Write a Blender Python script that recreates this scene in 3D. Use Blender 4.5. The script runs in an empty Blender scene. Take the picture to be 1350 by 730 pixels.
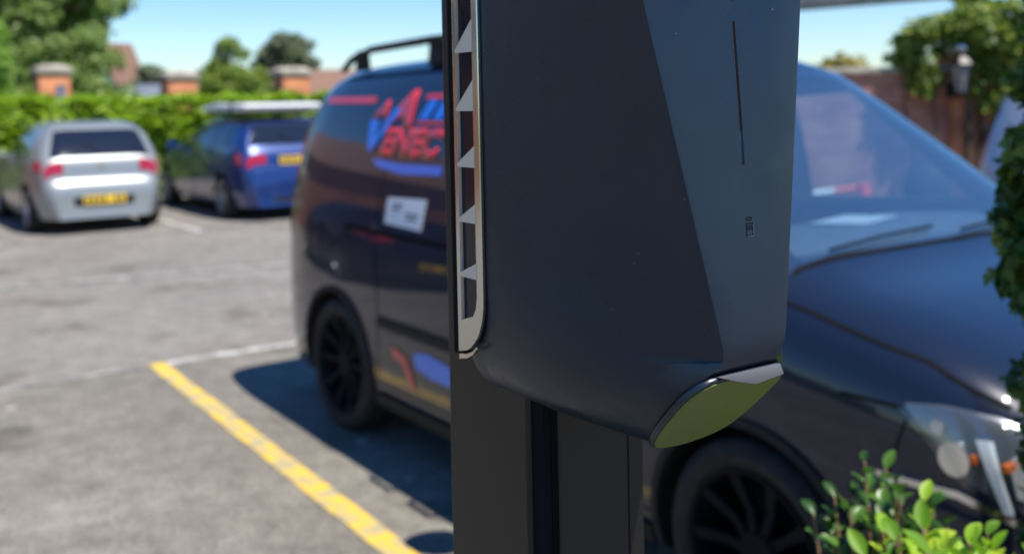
import bpy, bmesh, math, random
import numpy as np
from mathutils import Vector, Matrix, noise
R = math.radians
rnd = random.Random(7)
S = bpy.context.scene
COL = S.collection

# ------------------------------------------------------------------ camera
cam_d = bpy.data.cameras.new('camera'); cam = bpy.data.objects.new('camera', cam_d); COL.objects.link(cam)
S.camera = cam
cam_d.sensor_width = 36.0; cam_d.lens = 1345/1350*36; cam_d.shift_y = -(365-166)/1350
cam_d.clip_start = 0.02; cam_d.clip_end = 2000
EYE = 1.609
cam.matrix_world = Matrix.Translation((0, 0, EYE)) @ Matrix.Rotation(math.pi/2-.0248, 4, 'X') @ Matrix.Rotation(-.0206, 4, 'Z')
cam_d.dof.use_dof = True; cam_d.dof.focus_distance = 0.79; cam_d.dof.aperture_fstop = 4.9

# ------------------------------------------------------------------ world, sun, exposure
SUNV = Vector((.407, -.327, 1.0)).normalized()
w = bpy.data.worlds.new('World'); S.world = w; w.use_nodes = True
nt = w.node_tree; bg = nt.nodes['Background']
sky = nt.nodes.new('ShaderNodeTexSky'); sky.sky_type = 'NISHITA'; sky.sun_disc = False
sky.sun_elevation = math.asin(SUNV.z); sky.sun_rotation = math.atan2(SUNV.x, SUNV.y)
sky.air_density = 1.0; sky.dust_density = 0.1; sky.ozone_density = 2.0
hs_ = nt.nodes.new('ShaderNodeHueSaturation'); hs_.inputs['Saturation'].default_value = 1.3
nt.links.new(sky.outputs[0], hs_.inputs['Color']); mx_ = nt.nodes.new('ShaderNodeMix'); mx_.data_type = 'RGBA'; mx_.blend_type = 'MULTIPLY'; mx_.inputs[0].default_value = 1; mx_.inputs[7].default_value = (.82,.94,1.12,1)
nt.links.new(hs_.outputs[0], mx_.inputs[6]); nt.links.new(mx_.outputs[2], bg.inputs[0]); bg.inputs[1].default_value = 0.105
sd = bpy.data.lights.new('sun', 'SUN'); sd.energy = 5.0; sd.angle = R(.5); sd.color = (1, .935, .85)
sun = bpy.data.objects.new('sun', sd); COL.objects.link(sun)
sun.rotation_euler = (-SUNV).to_track_quat('-Z', 'Y').to_euler()
S.view_settings.view_transform = 'Standard'; S.view_settings.look = 'None'; S.view_settings.gamma = 1
S.view_settings.exposure = 0.50
S.render.engine = 'CYCLES'; S.cycles.use_denoising = True
S.cycles.max_bounces = 8; S.cycles.transparent_max_bounces = 16
S.cycles.sample_clamp_indirect = 6

# ------------------------------------------------------------------ materials
def mat(name, col=(.5,.5,.5), rough=.5, metal=0., coat=0., spec=.5, emit=None):
    m = bpy.data.materials.new(name); m.use_nodes = True
    b = m.node_tree.nodes['Principled BSDF']
    b.inputs['Base Color'].default_value = (*col, 1); b.inputs['Roughness'].default_value = rough
    b.inputs['Metallic'].default_value = metal; b.inputs['Coat Weight'].default_value = coat
    b.inputs['Coat Roughness'].default_value = .03; b.inputs['Specular IOR Level'].default_value = spec
    return m
def nodes(m): return m.node_tree.nodes, m.node_tree.links, m.node_tree.nodes['Principled BSDF']
def ramp(N, stops):
    r = N.new('ShaderNodeValToRGB'); e = r.color_ramp.elements
    while len(e) < len(stops): e.new(.5)
    for i, (p, c) in enumerate(stops): e[i].position = p; e[i].color = (*c, 1)
    return r
def noisy(m, c1, c2, scale, c3=None, bump=0, bscale=None, detail=6, rough=None):
    N, L, b = nodes(m)
    tc = N.new('ShaderNodeTexCoord'); n = N.new('ShaderNodeTexNoise'); n.inputs['Scale'].default_value = scale; n.inputs['Detail'].default_value = detail
    L.new(tc.outputs['Object'], n.inputs['Vector'])
    st = [(.35, c1), (.65, c2)] if c3 is None else [(.3, c1), (.5, c2), (.7, c3)]
    r = ramp(N, st); L.new(n.outputs['Fac'], r.inputs[0]); L.new(r.outputs[0], b.inputs['Base Color'])
    if rough:
        mr = N.new('ShaderNodeMapRange'); mr.inputs[3].default_value = rough[0]; mr.inputs[4].default_value = rough[1]
        L.new(n.outputs['Fac'], mr.inputs[0]); L.new(mr.outputs[0], b.inputs['Roughness'])
    if bump:
        n2 = N.new('ShaderNodeTexNoise'); n2.inputs['Scale'].default_value = bscale or scale*4; n2.inputs['Detail'].default_value = 4
        L.new(tc.outputs['Object'], n2.inputs['Vector'])
        bp = N.new('ShaderNodeBump'); bp.inputs['Strength'].default_value = bump; bp.inputs['Distance'].default_value = .01
        L.new(n2.outputs['Fac'], bp.inputs['Height']); L.new(bp.outputs[0], b.inputs['Normal'])
    return m

def asphalt(name, a, b_, c):
    m = mat(name, rough=.9, spec=.25); N, L, b = nodes(m)
    tc = N.new('ShaderNodeTexCoord')
    def nz(s, d=6):
        n = N.new('ShaderNodeTexNoise'); n.inputs['Scale'].default_value = s; n.inputs['Detail'].default_value = d; L.new(tc.outputs['Object'], n.inputs['Vector']); return n
    big = nz(.9); fine = nz(70, 3); mid = nz(7)
    r = ramp(N, [(.3, a), (.55, b_), (.75, c)]); L.new(big.outputs['Fac'], r.inputs[0])
    r2 = ramp(N, [(.3, (.55,)*3), (.5, (.98,)*3), (.72, (1.45,)*3)]); L.new(fine.outputs['Fac'], r2.inputs[0])
    r3 = ramp(N, [(.3, (.80,)*3), (.6, (1.06,)*3), (.8, (1.22,)*3)]); L.new(mid.outputs['Fac'], r3.inputs[0])
    def mul(x, y):
        q = N.new('ShaderNodeMix'); q.data_type = 'RGBA'; q.blend_type = 'MULTIPLY'; q.inputs[0].default_value = 1
        L.new(x, q.inputs[6]); L.new(y, q.inputs[7]); return q.outputs[2]
    o = mul(mul(r.outputs[0], r2.outputs[0]), r3.outputs[0])
    # pale lichen and chewing-gum spots
    v = N.new('ShaderNodeTexVoronoi'); v.inputs['Scale'].default_value = 2.6; L.new(tc.outputs['Object'], v.inputs['Vector'])
    rs = ramp(N, [(.045, (1,1,1)), (.10, (0,0,0))]); L.new(v.outputs['Distance'], rs.inputs[0])
    q = N.new('ShaderNodeMix'); q.data_type = 'RGBA'; L.new(rs.outputs[0], q.inputs[0]); L.new(o, q.inputs[6]); q.inputs[7].default_value = (c[0]*1.5, c[1]*1.5, c[2]*1.4, 1)
    st = nz(1.7, 3); rst = ramp(N, [(.60, (1,1,1)), (.70, (.66,.65,.63))]); L.new(st.outputs['Fac'], rst.inputs[0])
    L.new(mul(q.outputs[2], rst.outputs[0]), b.inputs['Base Color'])
    bp = N.new('ShaderNodeBump'); bp.inputs['Strength'].default_value = .5; bp.inputs['Distance'].default_value = .004
    L.new(fine.outputs['Fac'], bp.inputs['Height']); L.new(bp.outputs[0], b.inputs['Normal'])
    return m

def worn_paint(name, col, under, scale=9, lo=.42, hi=.52):
    m = mat(name, rough=.7, spec=.3); N, L, b = nodes(m)
    tc = N.new('ShaderNodeTexCoord'); n = N.new('ShaderNodeTexNoise'); n.inputs['Scale'].default_value = scale; n.inputs['Detail'].default_value = 7; n.inputs['Roughness'].default_value = .65
    L.new(tc.outputs['Object'], n.inputs['Vector'])
    r = ramp(N, [(lo, under), (hi, col)]); L.new(n.outputs['Fac'], r.inputs[0]); L.new(r.outputs[0], b.inputs['Base Color']); return m

def brick(name, c1, c2, mortar, scale=4.4):
    m = mat(name, rough=.85, spec=.2); N, L, b = nodes(m)
    tc = N.new('ShaderNodeTexCoord'); ge = N.new('ShaderNodeNewGeometry')
    sx = N.new('ShaderNodeSeparateXYZ'); L.new(tc.outputs['Object'], sx.inputs[0])
    ad = N.new('ShaderNodeMath'); ad.operation = 'ADD'; L.new(sx.outputs[0], ad.inputs[0]); L.new(sx.outputs[1], ad.inputs[1])
    cx = N.new('ShaderNodeCombineXYZ'); L.new(ad.outputs[0], cx.inputs[0]); L.new(sx.outputs[2], cx.inputs[1])
    t = N.new('ShaderNodeTexBrick'); L.new(cx.outputs[0], t.inputs['Vector'])
    t.inputs['Color1'].default_value = (*c1, 1); t.inputs['Color2'].default_value = (*c2, 1); t.inputs['Mortar'].default_value = (*mortar, 1)
    t.inputs['Scale'].default_value = 1; t.inputs['Brick Width'].default_value = .225; t.inputs['Row Height'].default_value = .075; t.inputs['Mortar Size'].default_value = .005
    n = N.new('ShaderNodeTexNoise'); n.inputs['Scale'].default_value = 2.2; n.inputs['Detail'].default_value = 6; L.new(tc.outputs['Object'], n.inputs['Vector'])
    r = ramp(N, [(.3, (.62,)*3), (.7, (1.2,)*3)]); L.new(n.outputs['Fac'], r.inputs[0])
    q = N.new('ShaderNodeMix'); q.data_type = 'RGBA'; q.blend_type = 'MULTIPLY'; q.inputs[0].default_value = 1
    L.new(t.outputs['Color'], q.inputs[6]); L.new(r.outputs[0], q.inputs[7]); L.new(q.outputs[2], b.inputs['Base Color'])
    bp = N.new('ShaderNodeBump'); bp.inputs['Strength'].default_value = .5; bp.inputs['Distance'].default_value = .01; bp.invert = True
    L.new(t.outputs['Fac'], bp.inputs['Height']); L.new(bp.outputs[0], b.inputs['Normal'])
    return m

def leaf_mat(name, c1, c2, c3, trans=.35, rough=.45):
    m = mat(name, rough=rough, spec=.4); N, L, b = nodes(m)
    ge = N.new('ShaderNodeNewGeometry'); tc = N.new('ShaderNodeTexCoord')
    n = N.new('ShaderNodeTexNoise'); n.inputs['Scale'].default_value = 1.3; n.inputs['Detail'].default_value = 3; L.new(tc.outputs['Object'], n.inputs['Vector'])
    mx = N.new('ShaderNodeMath'); mx.operation = 'ADD'; L.new(ge.outputs['Random Per Island'], mx.inputs[0]); L.new(n.outputs['Fac'], mx.inputs[1])
    mh = N.new('ShaderNodeMath'); mh.operation = 'MULTIPLY'; mh.inputs[1].default_value = .5; L.new(mx.outputs[0], mh.inputs[0])
    r = ramp(N, [(.2, c1), (.5, c2), (.82, c3)]); L.new(mh.outputs[0], r.inputs[0]); L.new(r.outputs[0], b.inputs['Base Color'])
    t = N.new('ShaderNodeBsdfTranslucent'); L.new(r.outputs[0], t.inputs[0])
    ms = N.new('ShaderNodeMixShader'); ms.inputs[0].default_value = trans
    L.new(b.outputs[0], ms.inputs[1]); L.new(t.outputs[0], ms.inputs[2]); L.new(ms.outputs[0], N['Material Output'].inputs[0])
    return m

def glass_mat(name, tint=(.75,.85,.85), ior=1.6, dark=0.):
    m = bpy.data.materials.new(name); m.use_nodes = True; N = m.node_tree.nodes; L = m.node_tree.links
    for n in list(N):
        if n.type != 'OUTPUT_MATERIAL': N.remove(n)
    tr = N.new('ShaderNodeBsdfTransparent'); tr.inputs[0].default_value = (*tint, 1)
    gl = N.new('ShaderNodeBsdfGlossy'); gl.inputs['Roughness'].default_value = .02; gl.inputs[0].default_value = (1,1,1,1)
    lw = N.new('ShaderNodeLayerWeight'); lw.inputs[0].default_value = .5; f0 = ((ior-1)/(ior+1))**2   # Schlick reflectance, same from both sides of the pane
    pw = N.new('ShaderNodeMath'); pw.operation = 'POWER'; pw.inputs[1].default_value = 5; L.new(lw.outputs['Facing'], pw.inputs[0])
    ml = N.new('ShaderNodeMath'); ml.operation = 'MULTIPLY_ADD'; ml.inputs[1].default_value = 1-f0; ml.inputs[2].default_value = f0; L.new(pw.outputs[0], ml.inputs[0])
    ms = N.new('ShaderNodeMixShader'); L.new(ml.outputs[0], ms.inputs[0]); L.new(tr.outputs[0], ms.inputs[1]); L.new(gl.outputs[0], ms.inputs[2])
    if dark:   # pale blue diffuse layer, sky glare put into the glass colour
        df = N.new('ShaderNodeBsdfDiffuse'); df.inputs[0].default_value = (.45,.60,.70,1); m2 = N.new('ShaderNodeMixShader'); m2.inputs[0].default_value = dark
        L.new(ms.outputs[0], m2.inputs[1]); L.new(df.outputs[0], m2.inputs[2]); ms = m2
    L.new(ms.outputs[0], N['Material Output'].inputs[0]); return m

M = {}
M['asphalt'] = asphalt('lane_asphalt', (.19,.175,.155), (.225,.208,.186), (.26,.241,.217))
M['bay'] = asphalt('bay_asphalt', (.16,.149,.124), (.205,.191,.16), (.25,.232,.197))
M['yellow'] = worn_paint('yellow_line_paint', (.70,.46,.06), (.40,.34,.19), 7, .43, .55)
M['white'] = worn_paint('white_line_paint', (.62,.60,.56), (.24,.23,.21), 9, .42, .6)
M['faint'] = worn_paint('faint_line_paint', (.36,.35,.31), (.17,.165,.145), 6, .42, .62)
M['soil'] = noisy(mat('soil', rough=.95), (.04,.028,.018), (.09,.065,.04), 12, bump=.6)
M['grass'] = noisy(mat('grass_ground', rough=.95), (.05,.09,.02), (.10,.15,.035), 3, bump=.4, bscale=60)
M['brick_orange'] = brick('orange_brick', (.72,.27,.11), (.60,.21,.09), (.42,.33,.24))
M['brick_red'] = brick('dark_red_brick', (.50,.20,.135), (.62,.29,.20), (.26,.21,.17))
M['brick_house'] = brick('brown_red_brick', (.40,.15,.085), (.30,.11,.065), (.24,.2,.17))
M['stone'] = noisy(mat('cap_stone', rough=.9), (.28,.25,.20), (.46,.42,.34), 5, bump=.4)
M['render'] = noisy(mat('white_render', rough=.9), (.68,.66,.60), (.78,.76,.70), 2)
M['render_buff'] = noisy(mat('buff_render', rough=.9), (.42,.34,.22), (.52,.42,.28), 2)
M['tile'] = noisy(mat('brown_roof_tile', rough=.85), (.16,.09,.065), (.26,.15,.10), 6, bump=.4)
M['slate'] = noisy(mat('slate_roof', rough=.7), (.10,.12,.16), (.2,.22,.27), 4, bump=.3)
M['winframe'] = noisy(mat('white_window_frame', rough=.4), (.74,.74,.72), (.8,.8,.78), 5)
M['darkglass'] = mat('dark_window_glass', (.02,.025,.03), .05, spec=.8)
M['bark'] = noisy(mat('bark', rough=.95), (.06,.045,.03), (.16,.12,.085), 9, bump=.8)
M['stem'] = noisy(mat('reddish_stem', rough=.7), (.22,.10,.05), (.38,.24,.13), 30)
M['leaf_hedge'] = leaf_mat('laurel_leaf', (.12,.23,.008), (.25,.42,.012), (.42,.60,.03), .35)
M['leaf_tree'] = leaf_mat('broad_tree_leaf', (.14,.22,.05), (.25,.36,.09), (.42,.53,.2), .55)
M['leaf_light'] = leaf_mat('light_tree_leaf', (.14,.27,.03), (.24,.42,.06), (.38,.54,.12), .5)
M['leaf_bush'] = leaf_mat('conifer_leaf', (.13,.19,.03), (.23,.33,.05), (.36,.46,.09), .35)
M['leaf_olive'] = leaf_mat('olive_tree_leaf', (.11,.14,.07), (.18,.23,.12), (.3,.35,.2), .45)
M['leaf_ivy'] = leaf_mat('ivy_leaf', (.06,.11,.015), (.14,.22,.03), (.34,.42,.07), .35)
M['leaf_autumn'] = leaf_mat('golden_shrub_leaf', (.18,.18,.03), (.28,.24,.04), (.45,.33,.06), .35)
M['leaf_column'] = leaf_mat('dark_climber_leaf', (.035,.085,.013), (.085,.16,.025), (.28,.38,.07), .35)
M['leaf_shrub'] = leaf_mat('lime_leaf', (.06,.17,.012), (.24,.46,.02), (.58,.72,.06), .45, .5)
M['leaf_shrub_dark'] = leaf_mat('deep_green_leaf', (.02,.07,.012), (.05,.13,.02), (.12,.26,.03), .35, .35)
# charger
def satin(name, col, rough, spec=.5, metal=0, speck=True):
    m = mat(name, col, rough, metal, spec=spec); N, L, b = nodes(m)
    tc = N.new('ShaderNodeTexCoord'); n = N.new('ShaderNodeTexNoise'); n.inputs['Scale'].default_value = 900; n.inputs['Detail'].default_value = 2
    L.new(tc.outputs['Object'], n.inputs['Vector'])
    bp = N.new('ShaderNodeBump'); bp.inputs['Strength'].default_value = .12; bp.inputs['Distance'].default_value = .0004
    L.new(n.outputs['Fac'], bp.inputs['Height']); L.new(bp.outputs[0], b.inputs['Normal'])
    if speck:   # settled dust
        v = N.new('ShaderNodeTexVoronoi'); v.inputs['Scale'].default_value = 75; L.new(tc.outputs['Object'], v.inputs['Vector'])
        r = ramp(N, [(.02, (1,1,1)), (.055, (0,0,0))]); L.new(v.outputs['Distance'], r.inputs[0])
        n3 = N.new('ShaderNodeTexNoise'); n3.inputs['Scale'].default_value = 38; n3.inputs['Detail'].default_value = 1; L.new(tc.outputs['Object'], n3.inputs['Vector'])
        r3 = ramp(N, [(.50, (0,0,0)), (.60, (1,1,1))]); L.new(n3.outputs['Fac'], r3.inputs[0])
        mu = N.new('ShaderNodeMath'); mu.operation = 'MULTIPLY'; L.new(r.outputs[0], mu.inputs[0]); L.new(r3.outputs[0], mu.inputs[1])
        n4 = N.new('ShaderNodeTexNoise'); n4.inputs['Scale'].default_value = 14; n4.inputs['Detail'].default_value = 5; L.new(tc.outputs['Object'], n4.inputs['Vector'])
        r4 = ramp(N, [(.3, tuple(c*.9 for c in col)), (.7, tuple(c*1.12 for c in col))]); L.new(n4.outputs['Fac'], r4.inputs[0])
        q = N.new('ShaderNodeMix'); q.data_type = 'RGBA'; L.new(mu.outputs[0], q.inputs[0]); L.new(r4.outputs[0], q.inputs[6]); q.inputs[7].default_value = (.22,.22,.21,1)
        L.new(q.outputs[2], b.inputs['Base Color'])
        mr = N.new('ShaderNodeMapRange'); mr.inputs[1].default_value = .35; mr.inputs[2].default_value = .7; mr.inputs[3].default_value = rough*.85; mr.inputs[4].default_value = rough*1.5
        n5 = N.new('ShaderNodeTexNoise'); n5.inputs['Scale'].default_value = 22; n5.inputs['Detail'].default_value = 8; n5.inputs['Distortion'].default_value = 1.2; L.new(tc.outputs['Object'], n5.inputs['Vector'])
        L.new(n5.outputs['Fac'], mr.inputs[0]); L.new(mr.outputs[0], b.inputs['Roughness'])
    return m
M['casing'] = satin('charger_casing_anthracite', (.0075,.0165,.031), .29, .36)
M['post'] = satin('post_powder_coat', (.008,.008,.008), .40, .34, speck=False)
M['groove'] = satin('dark_channel', (.010,.010,.011), .9, .05, speck=False)
M['bezel'] = satin('satin_bezel_metal', (.60,.60,.56), .13, .5, 1, speck=False)
M['ledge'] = satin('ledge_metal', (.68,.58,.46), .5, .4, .1, speck=False)
M['recess'] = mat('gloss_black_recess', (.008,.010,.020), .10, spec=.3)
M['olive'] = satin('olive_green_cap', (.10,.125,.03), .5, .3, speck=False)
M['lip'] = satin('grey_lip', (.16,.165,.18), .35, .5, .3, speck=False)
M['led'] = mat('dark_light_strip', (.003,.003,.006), .6, spec=.1)
M['led_blue'] = mat('blue_light_strip', (.003,.007,.028), .5, spec=.1)
M['emboss'] = mat('embossed_dark', (.004,.006,.010), .6, spec=.1)
# vehicles
M['van'] = mat('van_blue_black_paint', (.009,.015,.033), .30, 0, 1.0, .10)
M['silver'] = mat('silver_car_paint', (.27,.295,.295), .38, .35, .6)
M['silver2'] = mat('grey_silver_paint', (.34,.38,.44), .3, .6, .8)
M['blue'] = mat('blue_car_paint', (.010,.036,.16), .3, .3, 1.0)
M['plastic'] = noisy(mat('black_plastic', rough=.7, spec=.25), (.012,.012,.013), (.022,.022,.022), 20)
M['interior'] = noisy(mat('grey_interior', rough=.8), (.03,.03,.034), (.05,.05,.055), 14)
M['dash'] = noisy(mat('grey_dashboard', rough=.7), (.10,.105,.11), (.14,.145,.15), 30)
M['seat'] = noisy(mat('seat_fabric', rough=.95), (.03,.03,.035), (.06,.06,.065), 60)
M['tyre'] = noisy(mat('tyre_rubber', rough=.8, spec=.3), (.018,.018,.018), (.035,.034,.032), 30, bump=.3)
M['rim_black'] = mat('black_alloy', (.006,.007,.011), .65, .0, 0, .12)
M['rim_silver'] = mat('silver_alloy', (.45,.45,.46), .3, .8)
M['chrome'] = mat('chrome_trim', (.75,.75,.76), .12, 1)
M['red_lens'] = mat('red_lamp_lens', (.36,.008,.018), .12, coat=1)
M['lamp_housing'] = mat('lamp_housing', (.20,.215,.23), .22, .55)
M['clear_lens'] = glass_mat('clear_lamp_lens', (.93,.95,.96), 1.5)
M['orange_lens'] = mat('orange_lamp', (.80,.18,.03), .2)
M['plate_y'] = mat('yellow_plate', (.80,.52,.03), .35)
M['plate_mark'] = mat('plate_black', (.02,.02,.02), .5)
M['carglass'] = mat('tinted_car_glass', (.010,.013,.022), .04, spec=.9)
M['screen'] = glass_mat('windscreen_glass', (.80,.91,.96), 2.7, .022)
M['sideglass'] = glass_mat('clear_side_glass', (.90,.95,.95), 1.35)
M['red_vinyl'] = mat('red_vinyl_lettering', (.62,.035,.045), .3, coat=.6)
M['blue_vinyl'] = mat('blue_vinyl_lettering', (.02,.17,.75), .3, coat=.6)
M['paper'] = noisy(mat('white_paper', rough=.8), (.72,.73,.75), (.8,.8,.8), 30)
M['ink'] = mat('grey_print', (.12,.13,.15), .7)
M['white_gloss'] = noisy(mat('white_plastic', rough=.35), (.78,.78,.77), (.82,.82,.81), 6)
M['cone'] = mat('cone_orange_red', (.85,.10,.05), .5)
M['cone_white'] = mat('reflective_white', (.8,.8,.8), .4)
M['grey_metal'] = noisy(mat('grey_painted_metal', rough=.45, metal=.3), (.14,.145,.15), (.2,.2,.21), 6)
M['lantern'] = mat('black_lantern_metal', (.02,.02,.022), .4, .5)
M['lantern_glass'] = mat('frosted_lantern_glass', (.22,.23,.21), .25, spec=.7)
M['wood'] = noisy(mat('dark_timber', rough=.8), (.07,.04,.025), (.13,.08,.05), 9)

# ------------------------------------------------------------------ mesh helpers
def link(name, me, m, parent=None, smooth=None):
    o = bpy.data.objects.new(name, me); COL.objects.link(o)
    for x in (m if isinstance(m, (list, tuple)) else [m]): me.materials.append(x)
    if parent is not None: o.parent = parent
    if smooth is not None:
        me.shade_smooth(); me.set_sharp_from_angle(angle=R(smooth))
    return o
def tag(o, label=None, cat=None, group=None, kind=None):
    if label: o['label'] = label
    if cat: o['category'] = cat
    if group: o['group'] = group
    if kind: o['kind'] = kind
    return o
def thing(name, label, cat, loc=(0,0,0), rz=0, group=None):
    o = bpy.data.objects.new(name, None); COL.objects.link(o); o.empty_display_size = .1
    o.location = loc; o.rotation_euler = (0,0,rz); return tag(o, label, cat, group)
class MB:
    def __init__(s): s.v = []; s.f = []; s.mi = []
    def add(s, V, F, mi=0, T=None):
        b = len(s.v); s.v += [tuple(T @ Vector(p)) if T else tuple(p) for p in V]; s.f += [tuple(b+i for i in q) for q in F]; s.mi += [mi]*len(F); return s
    def box(s, x0,x1,y0,y1,z0,z1, mi=0, T=None):
        return s.add([(x0,y0,z0),(x1,y0,z0),(x1,y1,z0),(x0,y1,z0),(x0,y0,z1),(x1,y0,z1),(x1,y1,z1),(x0,y1,z1)],
              [(0,3,2,1),(4,5,6,7),(0,1,5,4),(1,2,6,5),(2,3,7,6),(3,0,4,7)], mi, T)
    def prism(s, pts, ax, a0, a1, mi=0, T=None):   # polygon in the two other axes extruded along ax
        n = len(pts)
        def P(p, a): q = list(p); q.insert(ax, a); return tuple(q)
        V = [P(p,a0) for p in pts]+[P(p,a1) for p in pts]
        F = [tuple(range(n))[::-1], tuple(range(n,2*n))]+[(i,(i+1)%n,n+(i+1)%n,n+i) for i in range(n)]
        return s.add(V, F, mi, T)
    def tube(s, pts, rad, n=8, mi=0, T=None, closed=False):
        pts = [Vector(p) for p in pts]; rs = rad if isinstance(rad, (list,tuple)) else [rad]*len(pts)
        V = []; F = []
        for i, p in enumerate(pts):
            d = (pts[min(i+1,len(pts)-1)]-pts[max(i-1,0)])
            if closed: d = pts[(i+1)%len(pts)]-pts[i-1]
            d.normalize(); a = d.cross(Vector((0,0,1)))
            if a.length < .05: a = d.cross(Vector((0,1,0)))
            a.normalize(); b = d.cross(a)
            for k in range(n):
                t = 2*math.pi*k/n; V.append(tuple(p+rs[i]*(a*math.cos(t)+b*math.sin(t))))
        m = len(pts)
        for i in range(m if closed else m-1):
            j = (i+1)%m
            for k in range(n): F.append((i*n+k, i*n+(k+1)%n, j*n+(k+1)%n, j*n+k))
        if not closed: F += [tuple(range(n))[::-1], tuple(range((m-1)*n, m*n))]
        return s.add(V, F, mi, T)
    def lathe(s, prof, n=32, axis=2, mi=0, T=None, closed=False):  # prof: (radius, height)
        V = []; F = []
        for r, hh in prof:
            for k in range(n):
                t = 2*math.pi*k/n; a, b = r*math.cos(t), r*math.sin(t)
                V.append({2:(a,b,hh), 1:(a,hh,b), 0:(hh,a,b)}[axis])
        m = len(prof)
        for i in range(m if closed else m-1):
            j = (i+1)%m
            for k in range(n): F.append((i*n+k, i*n+(k+1)%n, j*n+(k+1)%n, j*n+k))
        if not closed: F += [tuple(range(n))[::-1], tuple(range((m-1)*n, m*n))]
        return s.add(V, F, mi, T)
    def build(s, name, m, parent=None, smooth=None, bevel=0, seg=2):
        me = bpy.data.meshes.new(name); me.from_pydata(s.v, [], s.f)
        bm = bmesh.new(); bm.from_mesh(me)
        for f, k in zip(bm.faces, s.mi): f.material_index = k
        bmesh.ops.recalc_face_normals(bm, faces=bm.faces)
        if bevel:
            ed = [e for e in bm.edges if len(e.link_faces) == 2 and e.calc_face_angle(0) > .5]
            bmesh.ops.bevel(bm, geom=ed, offset=bevel, segments=seg, affect='EDGES', profile=.5)
        bm.to_mesh(me); bm.free()
        if bevel and smooth is None: smooth = 35
        return link(name, me, m, parent, smooth)

def apply_bool(o, cutters):
    bpy.context.view_layer.update()
    for c in cutters: c.matrix_world = o.matrix_world.copy()
    for c in cutters:
        md = o.modifiers.new('cut', 'BOOLEAN'); md.operation = 'DIFFERENCE'; md.object = c; md.solver = 'EXACT'
        try: md.material_mode = 'TRANSFER'
        except Exception: pass
    bpy.context.view_layer.update()
    dg = bpy.context.evaluated_depsgraph_get()
    me = bpy.data.meshes.new_from_object(o.evaluated_get(dg)); o.modifiers.clear(); o.data = me
    for c in cutters: bpy.data.objects.remove(c)
    return o

# ------------------------------------------------------------------ foliage
RS = np.random.default_rng(11)
def leaf_mesh(name, P, size, m, parent=None, up=.4, long=1.7, out=None, jitter=.35):
    n = len(P); P = np.asarray(P, float)
    d = RS.normal(size=(n,3));
    nrm = RS.normal(size=(n,3)); nrm[:,2] = np.abs(nrm[:,2])+up
    if out is not None: nrm += out*1.2
    nrm /= np.linalg.norm(nrm, axis=1)[:,None]
    d -= (d*nrm).sum(1)[:,None]*nrm; d /= np.linalg.norm(d, axis=1)[:,None]
    s = np.cross(nrm, d)
    L_ = size*(1+jitter*RS.normal(size=n)).clip(.4,1.8); W = L_/long
    fold = nrm*(W*.22)[:,None]
    base = P - d*(L_*.5)[:,None]; tip = P + d*(L_*.5)[:,None] - nrm*(L_*.12)[:,None]
    q1 = P + d*(L_*-.12)[:,None]; 
    l = q1 + s*(W*.5)[:,None] + fold; r = q1 - s*(W*.5)[:,None] + fold
    V = np.stack([base, r, tip, l], 1).reshape(-1,3)
    i = np.arange(n)[:,None]*4
    F = np.concatenate([i+np.array([[0,1,2]]), i+np.array([[0,2,3]])], 1).reshape(-1,3)
    me = bpy.data.meshes.new(name)
    me.vertices.add(len(V)); me.vertices.foreach_set('co', V.astype('f').ravel())
    me.loops.add(F.size); me.loops.foreach_set('vertex_index', F.astype('i').ravel())
    me.polygons.add(len(F)); me.polygons.foreach_set('loop_start', np.arange(0,F.size,3,dtype='i')); me.polygons.foreach_set('loop_total', np.full(len(F),3,dtype='i'))
    me.update(calc_edges=True); me.validate()
    return link(name, me, m, parent)
def clump_pts(clumps, n):
    """points near the surface of many small ellipsoids: clumps rows (x,y,z,rx,ry,rz)"""
    C = np.asarray(clumps, float); a = (C[:,3]*C[:,4]*C[:,5])**(2/3); idx = RS.choice(len(C), n, p=a/a.sum())
    u = RS.normal(size=(n,3)); u /= np.linalg.norm(u, axis=1)[:,None]
    r = RS.uniform(.55,1.08,n)[:,None]
    return C[idx,:3]+u*r*C[idx,3:6], u
def crown_clumps(c, r, n, cr, cone=False, seed=0):
    g = np.random.default_rng(seed); out = []
    for _ in range(n):
        u = g.normal(size=3); u /= np.linalg.norm(u); k = g.uniform(.35,.95)
        p = u*k*np.array(r)
        if cone:
            t = (p[2]+r[2])/(2*r[2]); p[:2] *= (1-.8*t)*1.25
        s = cr*g.uniform(.6,1.3)
        out.append((c[0]+p[0], c[1]+p[1], c[2]+p[2], s, s, s*.75))
    return out
def tree(name, label, loc, trunk_h, trunk_r, clumps, n, leaf, lm, cat='tree', group=None):
    t = thing(name, label, cat, loc, 0, group)
    b = MB(); g = random.Random(int(abs(loc[0]*77+loc[1]*13)))
    top = Vector((0,0,trunk_h))
    b.tube([(0,0,-.1),(.03,.02,trunk_h*.35),(-.05,.03,trunk_h*.7),top], [trunk_r*1.3,trunk_r,trunk_r*.8,trunk_r*.55], 10)
    C = [c for c in clumps]; g.shuffle(C)
    for c in C[:22]:
        s = Vector((0,0,trunk_h*g.uniform(.45,1))); e = Vector(c[:3]); mid = s.lerp(e,.5)+Vector((g.uniform(-.2,.2),g.uniform(-.2,.2),.15))*(e-s).length*.4
        b.tube([s,mid,e], [trunk_r*.4,trunk_r*.24,trunk_r*.08], 6)
    b.build('trunk', M['bark'], t, 60)
    P, u = clump_pts(clumps, n); leaf_mesh('crown', P, leaf, lm, t, out=u)
    return t

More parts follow.
